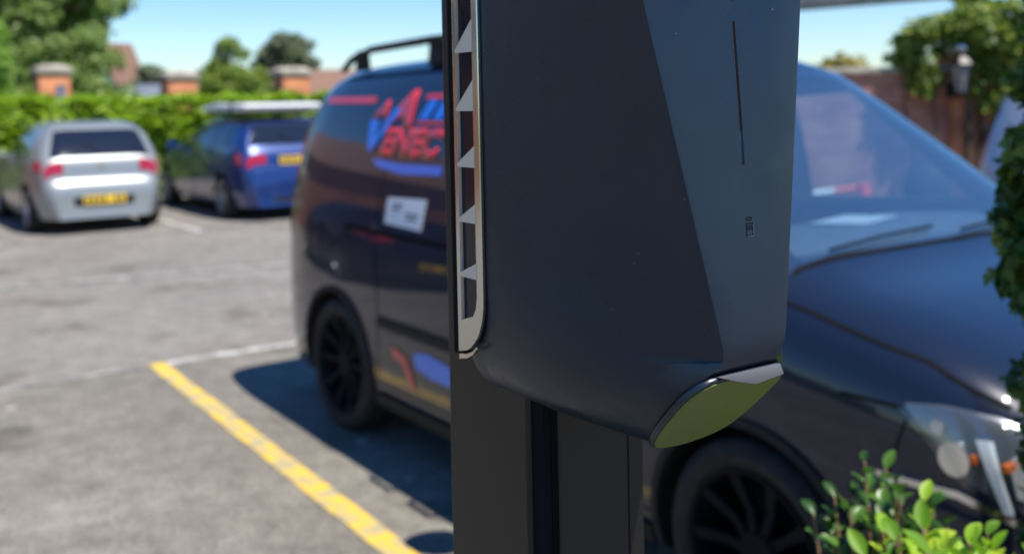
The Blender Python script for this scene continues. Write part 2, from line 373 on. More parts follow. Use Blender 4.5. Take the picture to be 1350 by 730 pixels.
# ------------------------------------------------------------------ geometry of the place
VA = .969; F2 = Vector((math.cos(VA), -math.sin(VA))); V0 = Vector((-.893, 5.007)); SD = Vector((math.sin(VA), math.cos(VA)))
VANP = V0 + SD*.895
def vw(l, o):   # van-aligned ground coordinates -> world (o positive towards the camera side)
    q = V0+F2*l-SD*o; return (q.x, q.y)
def sheet(name, pts, z, m, parent=None):
    me = bpy.data.meshes.new(name); me.from_pydata([(x,y,z) for x,y in pts], [], [tuple(range(len(pts)))])
    bm = bmesh.new(); bm.from_mesh(me)
    for f in bm.faces:
        if f.normal.z < 0: f.normal_flip()
    bm.to_mesh(me); bm.free(); return link(name, me, m, parent)
g = sheet('ground', [(-600,-600),(600,-600),(600,600),(-600,600)], -.012, M['grass']); tag(g, kind='structure')
g = sheet('car_park_surface', [(-16,-14),(26,-14),(26,11),(8,13.5),(-2,20.5),(-22,20.5)], 0, M['asphalt']); tag(g, kind='structure')
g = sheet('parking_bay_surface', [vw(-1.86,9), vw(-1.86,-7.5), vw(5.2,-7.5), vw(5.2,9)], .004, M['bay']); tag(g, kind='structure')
def strip(name, pts, wd, z, m, seg=.12, rag=.10):
    V = []; Fc = []
    for i in range(len(pts)-1):
        a, b = Vector(pts[i]), Vector(pts[i+1]); d = (b-a); n = max(2, int(d.length/seg)); d.normalize(); s = Vector((-d.y, d.x)); k0 = len(V)
        for k in range(n+1):
            p = a.lerp(b, k/n); V.append((*(p+s*wd*(.5+rnd.uniform(-rag,rag))), z)); V.append((*(p-s*wd*(.5+rnd.uniform(-rag,rag))), z))
        for k in range(n): q = k0+2*k; Fc.append((q,q+1,q+3,q+2))
    me = bpy.data.meshes.new(name); me.from_pydata(V, [], Fc); bm = bmesh.new(); bm.from_mesh(me)
    for f in bm.faces:
        if f.normal.z < 0: f.normal_flip()
    bm.to_mesh(me); bm.free(); o = link(name, me, m); tag(o, kind='structure'); return o
strip('yellow_bay_line', [vw(-1.90,.36), vw(4.6,.47)], .108, .008, M['yellow'], rag=.05)
strip('white_edge_line', [vw(-1.86,.30), vw(-1.80,-6)], .085, .008, M['white'])
strip('faded_edge_line', [vw(-1.87,8.5), vw(-1.86,.44)], .085, .008, M['faint'])
CF = Vector((-.566,.824)); CR = Vector((.824,.566))     # direction the far cars face, and their right
def cw(base, r, f_): q = Vector(base)+CR*r+CF*f_; return (q.x, q.y)
SB = (-5.32, 13.26)
strip('far_bay_line', [cw((-4.0,13.05),0,0), cw((-4.0,13.05),0,4.6)], .10, .008, M['white'])
strip('far_bay_line', [cw((-6.15,12.1),0,0), cw((-6.15,12.1),0,4.6)], .10, .008, M['white'])
strip('far_edge_line', [cw((-6.15,12.1),-.2,0), cw((-6.15,12.1),9,0)], .09, .007, M['faint'])
strip('lane_seam', [(-7.5,7.9),(-2.3,10.3),(2,12.2)], .22, .006, M['faint'])
# soil bed at the near side under the shrubs
bd = MB(); bd.prism([vw(3.95,-.1), vw(3.95,-7), vw(5.3,-7), vw(5.3,-.1)], 2, -.005, .05); o = bd.build('planting_bed', M['soil']); tag(o, kind='structure')
kb = MB(); kb.prism([vw(3.80,-.1), vw(3.80,-7), vw(3.93,-7), vw(3.93,-.1)], 2, -.005, .12); o = kb.build('kerb', M['stone'], bevel=.012); tag(o, kind='structure')

# ------------------------------------------------------------------ boundary hedge, piers, houses, trees
def wavy(a, b=0.): return noise.noise(Vector((a, b, 3.1)))
def hedge(name, label, p0, p1, hgt, dep, n, leaf, lm, core=True):
    p0, p1 = Vector(p0), Vector(p1); L_ = (p1-p0).length; d = (p1-p0)/L_; s = Vector((-d.y, d.x))
    t = thing(name, label, 'hedge', (p0.x,p0.y,0))
    P = []; U = []
    for _ in range(n):
        a = rnd.uniform(0, L_); face = rnd.random()
        hh = hgt*(1+.05*wavy(a*.9)+.035*wavy(a*2.7, 5)); 
        if face < .3: z = hh+rnd.uniform(-.12,.05); o_ = rnd.uniform(-.5,.5)*dep; u = (0,0,1)
        else:
            z = rnd.uniform(0.02,1)**.8*hh; sg = -1 if face < .85 else 1; o_ = sg*dep*.5*(1+.25*wavy(a*1.7, z*2)+rnd.uniform(-.25,.1)); u = (s.x*sg, s.y*sg, .3)
        q = d*a+s*o_; P.append((q.x,q.y,z)); U.append(u)
    leaf_mesh('foliage', P, leaf, lm, t, out=np.array(U))
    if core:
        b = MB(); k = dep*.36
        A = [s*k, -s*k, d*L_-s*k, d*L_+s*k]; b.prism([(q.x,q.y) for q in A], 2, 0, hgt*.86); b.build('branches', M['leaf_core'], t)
    return t
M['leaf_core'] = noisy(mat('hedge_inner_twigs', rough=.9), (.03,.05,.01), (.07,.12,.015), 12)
hedge('boundary_hedge', 'long clipped laurel hedge in bright green running behind the silver and blue cars', (-15,17.4), (2.5,21.2), 1.78, 1.1, 30000, .13, M['leaf_hedge'])
hedge('garden_hedge', 'mid green hedge bordering the car park before the brick house', (-20.5,-4), (-19.5,9), 1.9, .9, 9000, .14, M['leaf_tree'])
def pier(x, y, hgt, label):
    t = thing('brick_pier', label, 'brick pier', (x,y,0), .602, 'brick piers rising behind the hedge')
    b = MB(); b.box(-.30,.30,-.30,.30,0,hgt-.17); b.build('shaft', M['brick_orange'], t, bevel=.008)
    b = MB(); b.box(-.35,.35,-.35,.35,hgt-.17,hgt-.08); b.add([(-.35,-.35,hgt-.078),(.35,-.35,hgt-.078),(.35,.35,hgt-.078),(-.35,.35,hgt-.078),(-.2,-.2,hgt),(.2,-.2,hgt),(.2,.2,hgt),(-.2,.2,hgt)],
        [(0,3,2,1),(4,5,6,7),(0,1,5,4),(1,2,6,5),(2,3,7,6),(3,0,4,7)]); b.build('cap', M['stone'], t)
    return t
p1 = pier(-9.44, 21, 2.53, 'orange brick pier above the hedge with a small dark plaque, beside the big leafy tree')
b = MB(); b.box(.02,.2,-.33,-.302,1.85,2.12); b.build('plaque', M['slate'], p1)
pier(-7.0, 21.5, 2.38, 'orange brick pier above the hedge between silver car and blue car')
pier(-4.74, 22.0, 2.42, 'orange brick pier above the hedge directly behind the blue estate car')

def house(name, label, x, y, rz, wd, dp, eave, ridge, wm, rm, wins=((-.25,.55),(.25,.55)), chim=True, gable_front=True):
    t = thing(name, label, 'house', (x,y,0), rz)
    b = MB()
    if gable_front: b.prism([(-wd/2,0),(wd/2,0),(wd/2,eave),(0,ridge),(-wd/2,eave)], 1, -dp/2, dp/2)
    else: b.prism([(-dp/2,0),(dp/2,0),(dp/2,eave),(0,ridge),(-dp/2,eave)], 0, -wd/2, wd/2)
    b.build('wall', wm, t)
    b = MB(); o_ = .35
    hw_ = (wd if gable_front else dp)/2; sl = (ridge-eave)/hw_
    for sg in (-1,1):
        A = [(sg*(hw_+o_), eave-sl*o_+.03), (0, ridge+.03), (0, ridge+.16), (sg*(hw_+o_), eave-sl*o_+.16)]
        if gable_front: b.prism(A, 1, -dp/2-.3, dp/2+.3)
        else: b.prism(A, 0, -wd/2-.3, wd/2+.3)
    rf = b.build('roof', rm, t)
    if chim:
        b = MB(); b.box(-.35+wd*.2,.35+wd*.2,-.3,.3,ridge-1.2,ridge+.9); b.box(-.42+wd*.2,.42+wd*.2,-.37,.37,ridge+.902,ridge+1.02); b.build('chimney', M['brick_orange'], rf)
    for fx, fz in wins:
        cx_, cz = fx*wd, fz*eave; ww, wh = .6, .55; fy = -dp/2
        b = MB(); 
        b.box(cx_-ww-.06,cx_-ww,fy-.06,fy-.003,cz-wh,cz+wh); b.box(cx_+ww,cx_+ww+.06,fy-.06,fy-.003,cz-wh,cz+wh)
        b.box(cx_-ww-.06,cx_+ww+.06,fy-.06,fy-.003,cz+wh+.001,cz+wh+.07); b.box(cx_-ww-.1,cx_+ww+.1,fy-.1,fy-.003,cz-wh-.08,cz-wh-.001); b.box(cx_-.03,cx_+.03,fy-.055,fy-.03,cz-wh,cz+wh)
        fr = b.build('window', M['winframe'], t)
        b = MB(); b.box(cx_-ww,cx_+ww,fy-.028,fy-.004,cz-wh,cz+wh); b.build('pane', M['darkglass'], fr)
    return t
house('gabled_house', 'distant white rendered house with red tiled gable at the edge of the big tree', -23.2, 60, -.36, 1.7, 2.2, 3.6, 5.3, M['render'], M['tile'], ((0,.72),), False, True)
house('buff_house', 'distant buff walled house with slate roof between the first two brick piers', -21.2, 62, .25, 5.0, 5, 2.4, 3.7, M['render_buff'], M['slate'], ((-.2,.6),(.25,.6)), False, False)
house('low_house', 'distant low buff house seen beside the third brick pier', -10.0, 48, .3, 6, 5, 2.1, 3.1, M['render_buff'], M['tile'], ((-.2,.6),(.25,.6)), False, False)
house('grey_outbuilding', 'pale grey flat outbuilding just above the hedge near the big tree', -15.0, 46, .1, 4, 3, 2.0, 2.5, M['stone'], M['slate'], ((0,.6),), False, False)

cl = crown_clumps((0,0,5.6), (4.2,3.2,4.4), 130, .95, seed=3)
tree('broadleaf_tree', 'large leafy broadleaf tree filling the upper left corner beyond the hedge', (-17.7,35,0), 6.5, .35, cl, 32000, .30, M['leaf_tree'])
cl = crown_clumps((0,0,2.9), (1.9,1.8,2.4), 60, .6, seed=5)
tree('light_green_tree', 'lighter green small tree at the far left edge in front of the large tree', (-14.4,26,0), 3, .14, cl, 12000, .2, M['leaf_light'])
cl = crown_clumps((0,0,2.4), (1.7,1.7,2.1), 60, .5, seed=8) 
tree('low_willow', 'rounded grey green tree just behind the first brick pier', (-14.4,33,0), 2.6, .14, cl, 10000, .2, M['leaf_tree'])
cl = crown_clumps((-.1,0,2.15), (2.3,1.8,2.2), 85, .42, cone=True, seed=2)+crown_clumps((1.5,.3,1.6), (.9,.9,1.5), 26, .38, seed=4)
tree('bushy_conifer', 'yellow green bushy pointed tree between second and third brick piers', (-11.0,40,0), 3.2, .13, cl, 16000, .17, M['leaf_bush'])
cl = crown_clumps((0,0,3.7), (1.55,1.4,1.75), 60, .48, seed=9)+crown_clumps((.6,0,1.8), (1.4,1.2,1.0), 20, .5, seed=19)
tree('olive_tree', 'round topped grey olive tree above the third brick pier', (-11.0,50,0), 4, .14, cl, 15000, .2, M['leaf_olive'])
cl = crown_clumps((0,0,2.4), (1.5,1.3,1.5), 30, .5, seed=12)
tree('distant_tree', 'small dark distant tree left of the second brick pier', (-20.0,57,0), 2.5, .14, cl, 6000, .22, M['leaf_olive'])
cl = crown_clumps((0,0,1.6), (3.2,1.0,1.3), 60, .5, seed=13)
tree('overgrown_bush', 'low scrubby bush behind the hedge between the first two piers', (-13.0,30,0), 1.3, .08, [(c[0],c[1],max(.4,c[2]-.5),*c[3:]) for c in cl], 9000, .16, M['leaf_bush'], cat='bush')

# brick house beside the car park, out of frame to the left (seen mirrored in the van)
t = thing('brick_house', 'brown brick house with white windows beside the car park, mirrored in the van', 'house', (-11.5,13,0), 0)
b = MB(); b.box(-4,0,-6.3,4.5,0,3.0); b.build('wall', M['brick_house'], t)
b = MB(); b.prism([(-4.3,2.95),(.3,2.95),(-2,4.7)], 1, -6.6, 4.8); b.build('roof', M['tile'], t)
for yy in (-4.9,3.0):
    b = MB(); zz0, zz1 = .95, 2.15
    b.box(.003,.06,yy-.7,yy-.62,zz0,zz1); b.box(.003,.06,yy+.62,yy+.7,zz0,zz1); b.box(.003,.06,yy-.7,yy+.7,zz1+.001,zz1+.08); b.box(.003,.1,yy-.75,yy+.75,zz0-.08,zz0-.001); b.box(.02,.055,yy-.03,yy+.03,zz0,zz1)
    fr = b.build('window', M['winframe'], t); b = MB(); b.box(.004,.018,yy-.62,yy+.62,zz0,zz1); b.build('pane', M['darkglass'], fr)

# ------------------------------------------------------------------ brick wall, ivy, lantern at the right
t = thing('brick_wall', 'old dark red brick garden wall with coping beyond the van bonnet', 'wall', (2.4,10.5,0), 0)
b = MB(); b.box(0,2.05,-.12,.12,0,1.80); b.box(2.53,7,-.12,.12,0,1.80); b.build('brickwork', M['brick_red'], t)
b = MB(); b.box(-.03,2.05,-.17,.17,1.803,1.87); b.box(2.53,7,-.17,.17,1.803,1.87); b.build('coping', M['stone'], t, bevel=.01)
b = MB(); b.box(2.052,2.528,-.24,.24,0,1.98); b.build('pillar', M['brick_orange'], t, bevel=.006)
b = MB(); b.box(2.0,2.58,-.29,.29,1.983,2.06); b.build('pillar_cap', M['stone'], t, bevel=.01)
b = MB(); b.box(2.16,2.20,-.32,-.245,0,1.6); b.box(2.30,2.33,-.32,-.245,0,1.55); b.build('drain_pipe', M['wood'], t)
# ivy over it
C = []
for _ in range(90):
    x = rnd.uniform(3.95,7.2); z = 1.9+.32*min(1,(x-3.9)/1.2)+rnd.uniform(-.35,.22); C.append((x, 10.2+rnd.uniform(-.15,.25), z+.06, .17,.15,.14))
for _ in range(22): C.append((rnd.uniform(4.1,4.9), 10.15, rnd.uniform(1.45,1.9), .13,.07,.12))
C = [c for c in C if not (4.22 < c[0] < 4.58 and c[1] < 10.45 and 1.45 < c[2] < 2.0)]
P, u = clump_pts(C, 9000)
t = thing('ivy', 'thick green ivy spilling over the brick wall around the lantern', 'ivy', (0,0,0)); 
b = MB()
for k in range(10):
    x = 4.0+k*.28; b.tube([(x,10.2,0),(x+.05,10.22,.8),(x-.04,10.3,1.5),(x+.1,10.3,2.1)], [.018,.015,.012,.006], 6)
b.build('stems', M['bark'], t); leaf_mesh('leaves', P, .095, M['leaf_ivy'], t, out=u)
C = [(4.85+rnd.uniform(-.35,.35), 10.5, 2.5+rnd.uniform(-.1,.18), .12,.1,.07) for _ in range(14)]
P, u = clump_pts(C, 900); t = thing('ornamental_sapling', 'thin wispy sapling sticking up above the ivy', 'sapling', (0,0,0))
b = MB(); b.tube([(4.85,10.75,0),(4.87,10.75,1.6),(4.84,10.6,2.55)], [.02,.015,.007], 6)
for c in C[:8]: b.tube([(4.86,10.7,2.1),(c[0],c[1],c[2])], [.008,.004], 5)
b.build('trunk', M['bark'], t); leaf_mesh('crown', P, .07, M['leaf_ivy'], t)
C = [(rnd.uniform(5.6,6.3), 10.4, rnd.uniform(2.05,2.3), .15,.12,.12) for _ in range(12)]
cl = crown_clumps((0,0,1.3), (1.3,.8,.95), 34, .3, seed=21)
tree('golden_bush', 'orange tinged golden bush behind the left end of the brick wall', (4.85,15.6,0), 1.2, .05, [c for c in cl if c[2] > .2], 7000, .11, M['leaf_autumn'], cat='bush')
cl = crown_clumps((0,0,1.55), (.7,.5,.6), 14, .2, seed=22)
tree('wispy_bush', 'thin pale wispy bush peeping over the middle of the brick wall', (5.3,14,0), 1.4, .04, [c for c in cl if c[2] > .3], 1500, .09, M['leaf_bush'], cat='bush')
cl = crown_clumps((0,0,1.45), (1.2,.5,.75), 30, .25, seed=25)
tree('rear_shrub', 'brown and green shrub showing through the ivy behind the wall', (5.8,11.6,0), 1.2, .05, cl, 4500, .1, M['leaf_autumn'], cat='bush')
# lantern
t = thing('wall_lantern', 'black carriage lantern with frosted glass on the brick pillar among ivy', 'lantern', (4.42,10.02,0), 0)
b = MB(); b.tube([(0,.24,1.62),(0,.12,1.60),(0,0,1.56)], .014, 8); b.box(-.05,.05,.225,.245,1.55,1.70); b.build('bracket', M['lantern'], t)
b = MB(); b.lathe([(.045,1.56),(.06,1.58),(.062,1.60)], 6); b.lathe([(.115,1.86),(.12,1.875),(.05,1.95),(.02,1.97),(.02,1.99)], 6)
for k in range(6):
    a = k*math.pi/3; b.tube([(.062*math.cos(a),.062*math.sin(a),1.60),(.105*math.cos(a),.105*math.sin(a),1.86)], .007, 5)
b.build('frame', M['lantern'], t); b = MB(); b.lathe([(.055,1.602),(.098,1.858)], 6); b.build('glass', M['lantern_glass'], t)
b = MB(); b.lathe([(.001,1.99),(.04,2.0),(.055,2.03),(.04,2.06),(.001,2.075)], 14); b.build('finial', M['chrome'], t, 60)

# lamp column with long arm crossing the top right
t = thing('pergola', 'grey beam of a pergola crossing the sky above the brick wall', 'pergola', (0,0,0))
b = MB(); b.prism([(3.1,2.575),(5.9,2.74),(5.9,2.98),(3.1,2.815)], 1, 11.96, 12.10); b.build('beam', M['grey_metal'], t, bevel=.006)
for xx in (5.6,):
    b = MB(); b.box(xx-.07,xx+.07,12.101,12.22,0,2.9); b.build('upright', M['grey_metal'], t, bevel=.006)
b = MB(); b.box(3.12,3.26,12.101,12.22,0,2.7); b.build('upright', M['grey_metal'], t, bevel=.006)

# ------------------------------------------------------------------ traffic cone and barrier bar beyond the van
t = thing('traffic_cone', 'orange red traffic cone with white bands seen through the van windscreen', 'traffic cone', (2.75,8,0))
b = MB(); b.box(-.2,.2,-.2,.2,0,.035); b.lathe([(.15,.036),(.135,.30)], 24, mi=0); b.lathe([(.134,.301),(.108,.48)], 24, mi=1); b.lathe([(.107,.481),(.085,.66)], 24)
b.lathe([(.084,.661),(.068,.76)], 24, mi=1); b.lathe([(.067,.761),(.05,.87),(.045,.90),(.02,.905)], 24); b.build('body', [M['cone'], M['cone_white']], t, 50)
t = thing('barrier_bar', 'red and white striped bar reaching left from the traffic cone top', 'barrier bar', (2.75,8,0))
b = MB(); n = 14
for k in range(n):
    x0 = -.06-k*.17; x1 = x0-.17; z0 = .875-(-x0)*.12; z1 = .875-(-x1)*.12
    b.tube([(x0,0,z0),(x1,0,z1)], .024, 10, mi=k%2)
b.build('bar', [M['cone'], M['cone_white']], t, 50)
t = thing('traffic_cone', 'second traffic cone holding the far end of the striped bar behind the van', 'traffic cone', (.25,8,0))
b = MB(); b.box(-.2,.2,-.2,.2,0,.035); b.lathe([(.15,.036),(.12,.30)], 24); b.lathe([(.119,.301),(.09,.42)], 24, mi=1); b.lathe([(.089,.421),(.05,.53),(.02,.55)], 24); b.build('body', [M['cone'], M['cone_white']], t, 50)

# ------------------------------------------------------------------ vehicles
def chaikin(p, it=2):
    for _ in range(it):
        q = [p[0]]
        for a, b in zip(p[:-1], p[1:]): q += [(.75*a[0]+.25*b[0], .75*a[1]+.25*b[1]), (.25*a[0]+.75*b[0], .25*a[1]+.75*b[1])]
        q.append(p[-1]); p = q
    return p
class Shell:
    """car body: side profile x front-view width x plan taper; local x forward, z up, y to the left"""
    def __init__(s, prof, W, P, hw, zb=.2, n=10):
        p_ = chaikin(prof)
        i0 = min(range(len(p_)), key=lambda i: p_[i][0]); i1 = max(range(len(p_)), key=lambda i: p_[i][0]); x0_, x1_ = p_[i0][0], p_[i1][0]
        p_ = [(x0_-(i0-i)*.0025, z) if i < i0 else (x1_+(i-i1)*.0025, z) if i > i1 else (x, z) for i, (x, z) in enumerate(p_)]
        q_ = [p_[0]]
        for a, z in p_[1:]: q_.append((max(a, q_[-1][0]+2e-4), z))
        s.prof = q_; s.hw = hw; s.zb = zb; s.n = n
        s.Wx, s.Wy = zip(*chaikin(W)); s.Px, s.Py = zip(*chaikin(P))
        d = [0]
        for a, b in zip(s.prof[:-1], s.prof[1:]): d.append(d[-1]+math.dist(a,b))
        s.d = d; s.ptop = sorted([(x,z) for x,z in s.prof])
    def W(s, z): return float(np.interp(z, s.Wx, s.Wy))
    def P(s, x): return float(np.interp(x, s.Px, s.Py))*s.hw
    def top(s, x):
        z = s.zb+.05
        for a, b in zip(s.prof[:-1], s.prof[1:]):
            lo, hi = min(a[0],b[0]), max(a[0],b[0])
            if lo-1e-6 <= x <= hi+1e-6:
                k = 0 if hi-lo < 1e-6 else (x-a[0])/(b[0]-a[0]); z = max(z, a[1]+(b[1]-a[1])*k)
        return z
    def at(s, d):
        x = float(np.interp(d, s.d, [p[0] for p in s.prof])); z = float(np.interp(d, s.d, [p[1] for p in s.prof])); return x, z
    def s_of(s, x, z): # arc position of the profile point nearest
        best = min(range(len(s.prof)), key=lambda i: (s.prof[i][0]-x)**2+(s.prof[i][1]-z)**2); return s.d[best]
    def crown(s, d, q, off=0.):
        x, zt = s.at(d); r = (1-abs(q)**s.n)**(1/s.n); z = s.zb+(zt-s.zb)*r; y = q*s.W(z)*s.P(x)
        x2, z2 = s.at(d+.03); x1, z1 = s.at(d-.03); t = Vector((x2-x1,0,z2-z1)).normalized(); nn = Vector((-t.z,0,t.x))
        return Vector((x,y,z))+nn*off
    def side(s, x, z, sg, off=0.):
        zt = s.top(x); r = min(1,(z-s.zb)/(zt-s.zb)); q = (1-r**s.n)**(1/s.n); return Vector((x, sg*(q*s.W(z)*s.P(x)+off), z))
    def body(s, m, parent):
        V = []; F = []; n = s.n
        Q = [(max(0,(1-r**n))**(1/n), r) for r in np.linspace(0,.86,12)]
        Q = Q+[(q, (1-q**n)**(1/n)) for q in ((.955,.925,.88,.8,.65,.45,.22) if n > 7 else (.93,.87,.8,.7,.55,.35,.18)) if q < Q[-1][0]-.004]+[(0,1)]
        k = 2*len(Q)-1; st = []
        for i in range(len(s.prof)):
            st.append(s.d[i])
            if i+1 < len(s.prof):
                g_ = s.d[i+1]-s.d[i]
                for j in range(1, int(g_/.16)+1): st.append(s.d[i]+g_*j/(int(g_/.16)+1))
        for d in st:
            x, zt = s.at(d); H = zt-s.zb
            rt = [(-q*s.W(s.zb+H*r)*s.P(x), s.zb+H*r) for q, r in Q]; lf = [(-y,z) for y,z in rt[:-1]][::-1]
            V += [(x,y,z) for y,z in rt+lf]
        for i in range(len(st)-1):
            for j in range(k): F.append((i*k+j, i*k+(j+1)%k, (i+1)*k+(j+1)%k, (i+1)*k+j))
        F += [tuple(range(k))[::-1], tuple(range((len(st)-1)*k, len(st)*k))]
        b = MB(); b.add(V, F); return b.build('body', m, parent)
def grid_patch(b, fn, A, B, nu=12, nv=6, off=.004, th=.006, mi=0):
    """ruled between curve A and curve B in the 2D parameter space of fn(u,v,off)"""
    def lerp(C, t):
        t *= len(C)-1; i = min(int(t), len(C)-2); f_ = t-i; return (C[i][0]*(1-f_)+C[i+1][0]*f_, C[i][1]*(1-f_)+C[i+1][1]*f_)
    n = (nu+1)*(nv+1); V = []
    for o_ in (off, off-th):
        for i in range(nu+1):
            a, c = lerp(A, i/nu), lerp(B, i/nu)
            for j in range(nv+1):
                t = j/nv; V.append(fn(a[0]*(1-t)+c[0]*t, a[1]*(1-t)+c[1]*t, o_))
    I = lambda i, j, k: k*n+i*(nv+1)+j
    F = [(I(i,j,0),I(i+1,j,0),I(i+1,j+1,0),I(i,j+1,0)) for i in range(nu) for j in range(nv)]
    F += [(I(i,j,1),I(i,j+1,1),I(i+1,j+1,1),I(i+1,j,1)) for i in range(nu) for j in range(nv)]
    F += [(I(i,0,0),I(i,0,1),I(i+1,0,1),I(i+1,0,0)) for i in range(nu)]+[(I(i,nv,0),I(i+1,nv,0),I(i+1,nv,1),I(i,nv,1)) for i in range(nu)]
    F += [(I(0,j,0),I(0,j+1,0),I(0,j+1,1),I(0,j,1)) for j in range(nv)]+[(I(nu,j,0),I(nu,j,1),I(nu,j+1,1),I(nu,j+1,0)) for j in range(nv)]
    b.add(V, F, mi)
def seam(b, fn, pts, wd=.006, off=.0015):
    pts = [Vector((*p,)) for p in pts]; dense = []
    for a, c in zip(pts[:-1], pts[1:]):
        k = max(2,int((c-a).length/.05))
        for i in range(k): dense.append(a.lerp(c,i/k))
    dense.append(pts[-1]); A = []; B = []
    for i, p in enumerate(dense):
        d = (dense[min(i+1,len(dense)-1)]-dense[max(i-1,0)]).normalized(); s_ = Vector((-d.y,d.x))*wd/2; A.append(tuple(p+s_)); B.append(tuple(p-s_))
    grid_patch(b, fn, A, B, len(dense)-1, 1, off, .003)
def wheel(parent, x, y, R_, sg, rim, spokes=10, width=.2, rr=.73):
    """wheel centred x,y(outer face),R_; sg=-1 on the right side of the car (outer face to -y)"""
    b = MB(); T = Matrix.Translation((x,y,R_))@(Matrix.Rotation(math.pi,4,'Z') if sg > 0 else Matrix.Identity(4))
    r = R_*rr
    b.lathe([(r,.012),(r*1.02,.0),(r*.96,.006),(r*.93,.03),(r*.9,.12),(r*.9,width-.02),(r,width-.02),(r,.02)], 48, 1, T=T, closed=True)
    b.lathe([(.0005,.035),(.06,.03),(.065,.05),(.065,.1),(.0005,.1)], 24, 1, T=T)
    for k in range(spokes):
        Tk = T@Matrix.Rotation(2*math.pi*k/spokes,4,'Y')
        V = []
        for rad, w_, y0 in ((.05,.016,.035),(r*.5,.013,.045),(r*.95,.019,.012)): V += [(rad,y0,-w_),(rad,y0,w_),(rad,y0+.03,w_),(rad,y0+.03,-w_)]
        F = []
        for i in (0,1):
            for j in range(4): F.append((i*4+j, i*4+(j+1)%4, (i+1)*4+(j+1)%4, (i+1)*4+j))
        F += [(0,1,2,3)[::-1],(8,9,10,11)]; b.add(V, F, 0, Tk)
    b.lathe([(.0005,.13),(.14,.13),(.14,.145),(.0005,.145)], 24, 1, T=T)    # brake disc
    o = b.build('wheel', rim, parent, 35)
    b = MB(); q = R_
    b.lathe([(r*.99,.014),(q*.86,-.006),(q*.955,.004),(q*.99,.022),(q,.045),(q,width-.045),(q*.99,width-.02),(q*.9,width),(r*.99,width-.02)], 56, 1, T=T, closed=True)
    for k in (.07,.10,.13):
        pass
    b.build('tyre', M['tyre'], o, 40)
def cyl_cut(x, R_, y0, y1, z):
    b = MB(); b.lathe([(R_,y0),(R_,y1)], 40, 1, T=Matrix.Translation((x,0,z))); return b.build('cut', M['plastic'])

# ---- the van ----
RZ = -VA
van = thing('van', 'dark blue black small van with red and blue lettering, parked behind the charger post', 'van', (VANP.x, VANP.y, 0), RZ)
HW = .895
vs = Shell([(-.79,.24),(-.83,.36),(-.83,.56),(-.80,.72),(-.79,1.0),(-.755,1.2),(-.70,1.5),(-.62,1.74),(-.48,1.80),(-.1,1.822),(.8,1.83),(1.45,1.81),(1.80,1.755),(2.02,1.62),(2.62,1.19),(2.76,1.10),(3.05,1.045),(3.28,.97),(3.44,.86),(3.53,.72),(3.57,.55),(3.56,.35),(3.52,.22)],
           [(.2,.955),(.3,.985),(.45,1.),(.65,1.004),(.85,1.),(1.0,.99),(1.15,.965),(1.4,.905),(1.6,.845),(1.72,.80),(1.84,.76)],
           [(-.83,.76),(-.80,.86),(-.72,.93),(-.5,.985),(-.2,1.),(1.2,1.),(2.4,1.),(2.9,.99),(3.2,.955),(3.4,.875),(3.52,.74),(3.57,.58)], HW, .22, 9)
body = vs.body([M['van'], M['plastic'], M['interior']], van)
cuts = []
for ax_ in (0, 2.68):
    for sg in (-1,1): cuts.append(cyl_cut(ax_, .375, sg*(HW-.27), sg*(HW+.2), .325))
# cabin: cavity opened through the windscreen, and the door windows
b = MB(); b.prism([(.95,.98),(2.30,.98),(2.67,1.12),(2.90,1.22),(2.18,1.80),(1.93,1.645),(1.80,1.70),(.95,1.70)], 1, -.665, .665)
cuts.append(b.build('cut', M['interior'], bevel=.02))
b = MB(); b.prism([(2.42,1.19),(1.50,1.14),(1.50,1.60),(1.86,1.62)], 1, -1.2, 1.2); cuts.append(b.build('cut', M['plastic']))
apply_bool(body, cuts); body.data.shade_smooth(); body.data.set_sharp_from_angle(angle=R(28))
# glass
sa, sb = vs.s_of(1.86,1.715), vs.s_of(2.71,1.13)
b = MB(); grid_patch(b, lambda u,v,o: vs.crown(u,v,o), [(sa,-.86),(sb,-.93)], [(sa,.86),(sb,.93)], 12, 16, .004, .006); b.build('windscreen', M['screen'], van, 40)
b = MB(); bw = [(sb-.003,-.93),(sb-.003,.93)], [(sb+.016,-.93),(sb+.016,.93)]
grid_patch(b, lambda u,v,o: vs.crown(u,v,o), *bw, 16, 2, .003, .006); b.build('cowl_panel', M['groove'], van, 40)
for sg in (-1,1):
    b = MB(); grid_patch(b, lambda u,v,o: vs.side(u,v,sg,o), [(2.42,1.18),(1.49,1.13)], [(1.88,1.63),(1.49,1.61)], 8, 6, .002, .006); b.build('side_window', M['sideglass'], van, 40)
# cab furniture
b = MB(); b.prism([(1.98,.99),(2.50,.99),(2.57,1.12),(2.45,1.155),(2.12,1.13),(2.0,1.08)], 1, -.64,.64); b.build('dashboard', M['dash'], van, bevel=.02)
b = MB(); T = Matrix.Translation((2.30,.10,1.15))@Matrix.Rotation(.25,4,'Z')@Matrix.Rotation(-.05,4,'Y'); b.box(-.1,.1,-.15,.15,.003,.006,T=T); o = b.build('parking_permit', M['paper'], van)
for sy in (-.36,.36):
    b = MB(); b.prism([(1.15,.99),(1.60,.99),(1.60,1.03),(1.28,1.05),(1.18,1.45),(1.08,1.45)], 1, sy-.22, sy+.22); b.prism([(1.09,1.49),(1.17,1.49),(1.15,1.62),(1.08,1.62)], 1, sy-.12, sy+.12); b.box(1.12,1.14,sy-.06,sy-.04,1.45,1.5); b.box(1.12,1.14,sy+.04,sy+.06,1.45,1.5)
    b.build('seat', M['seat'], van, bevel=.02)
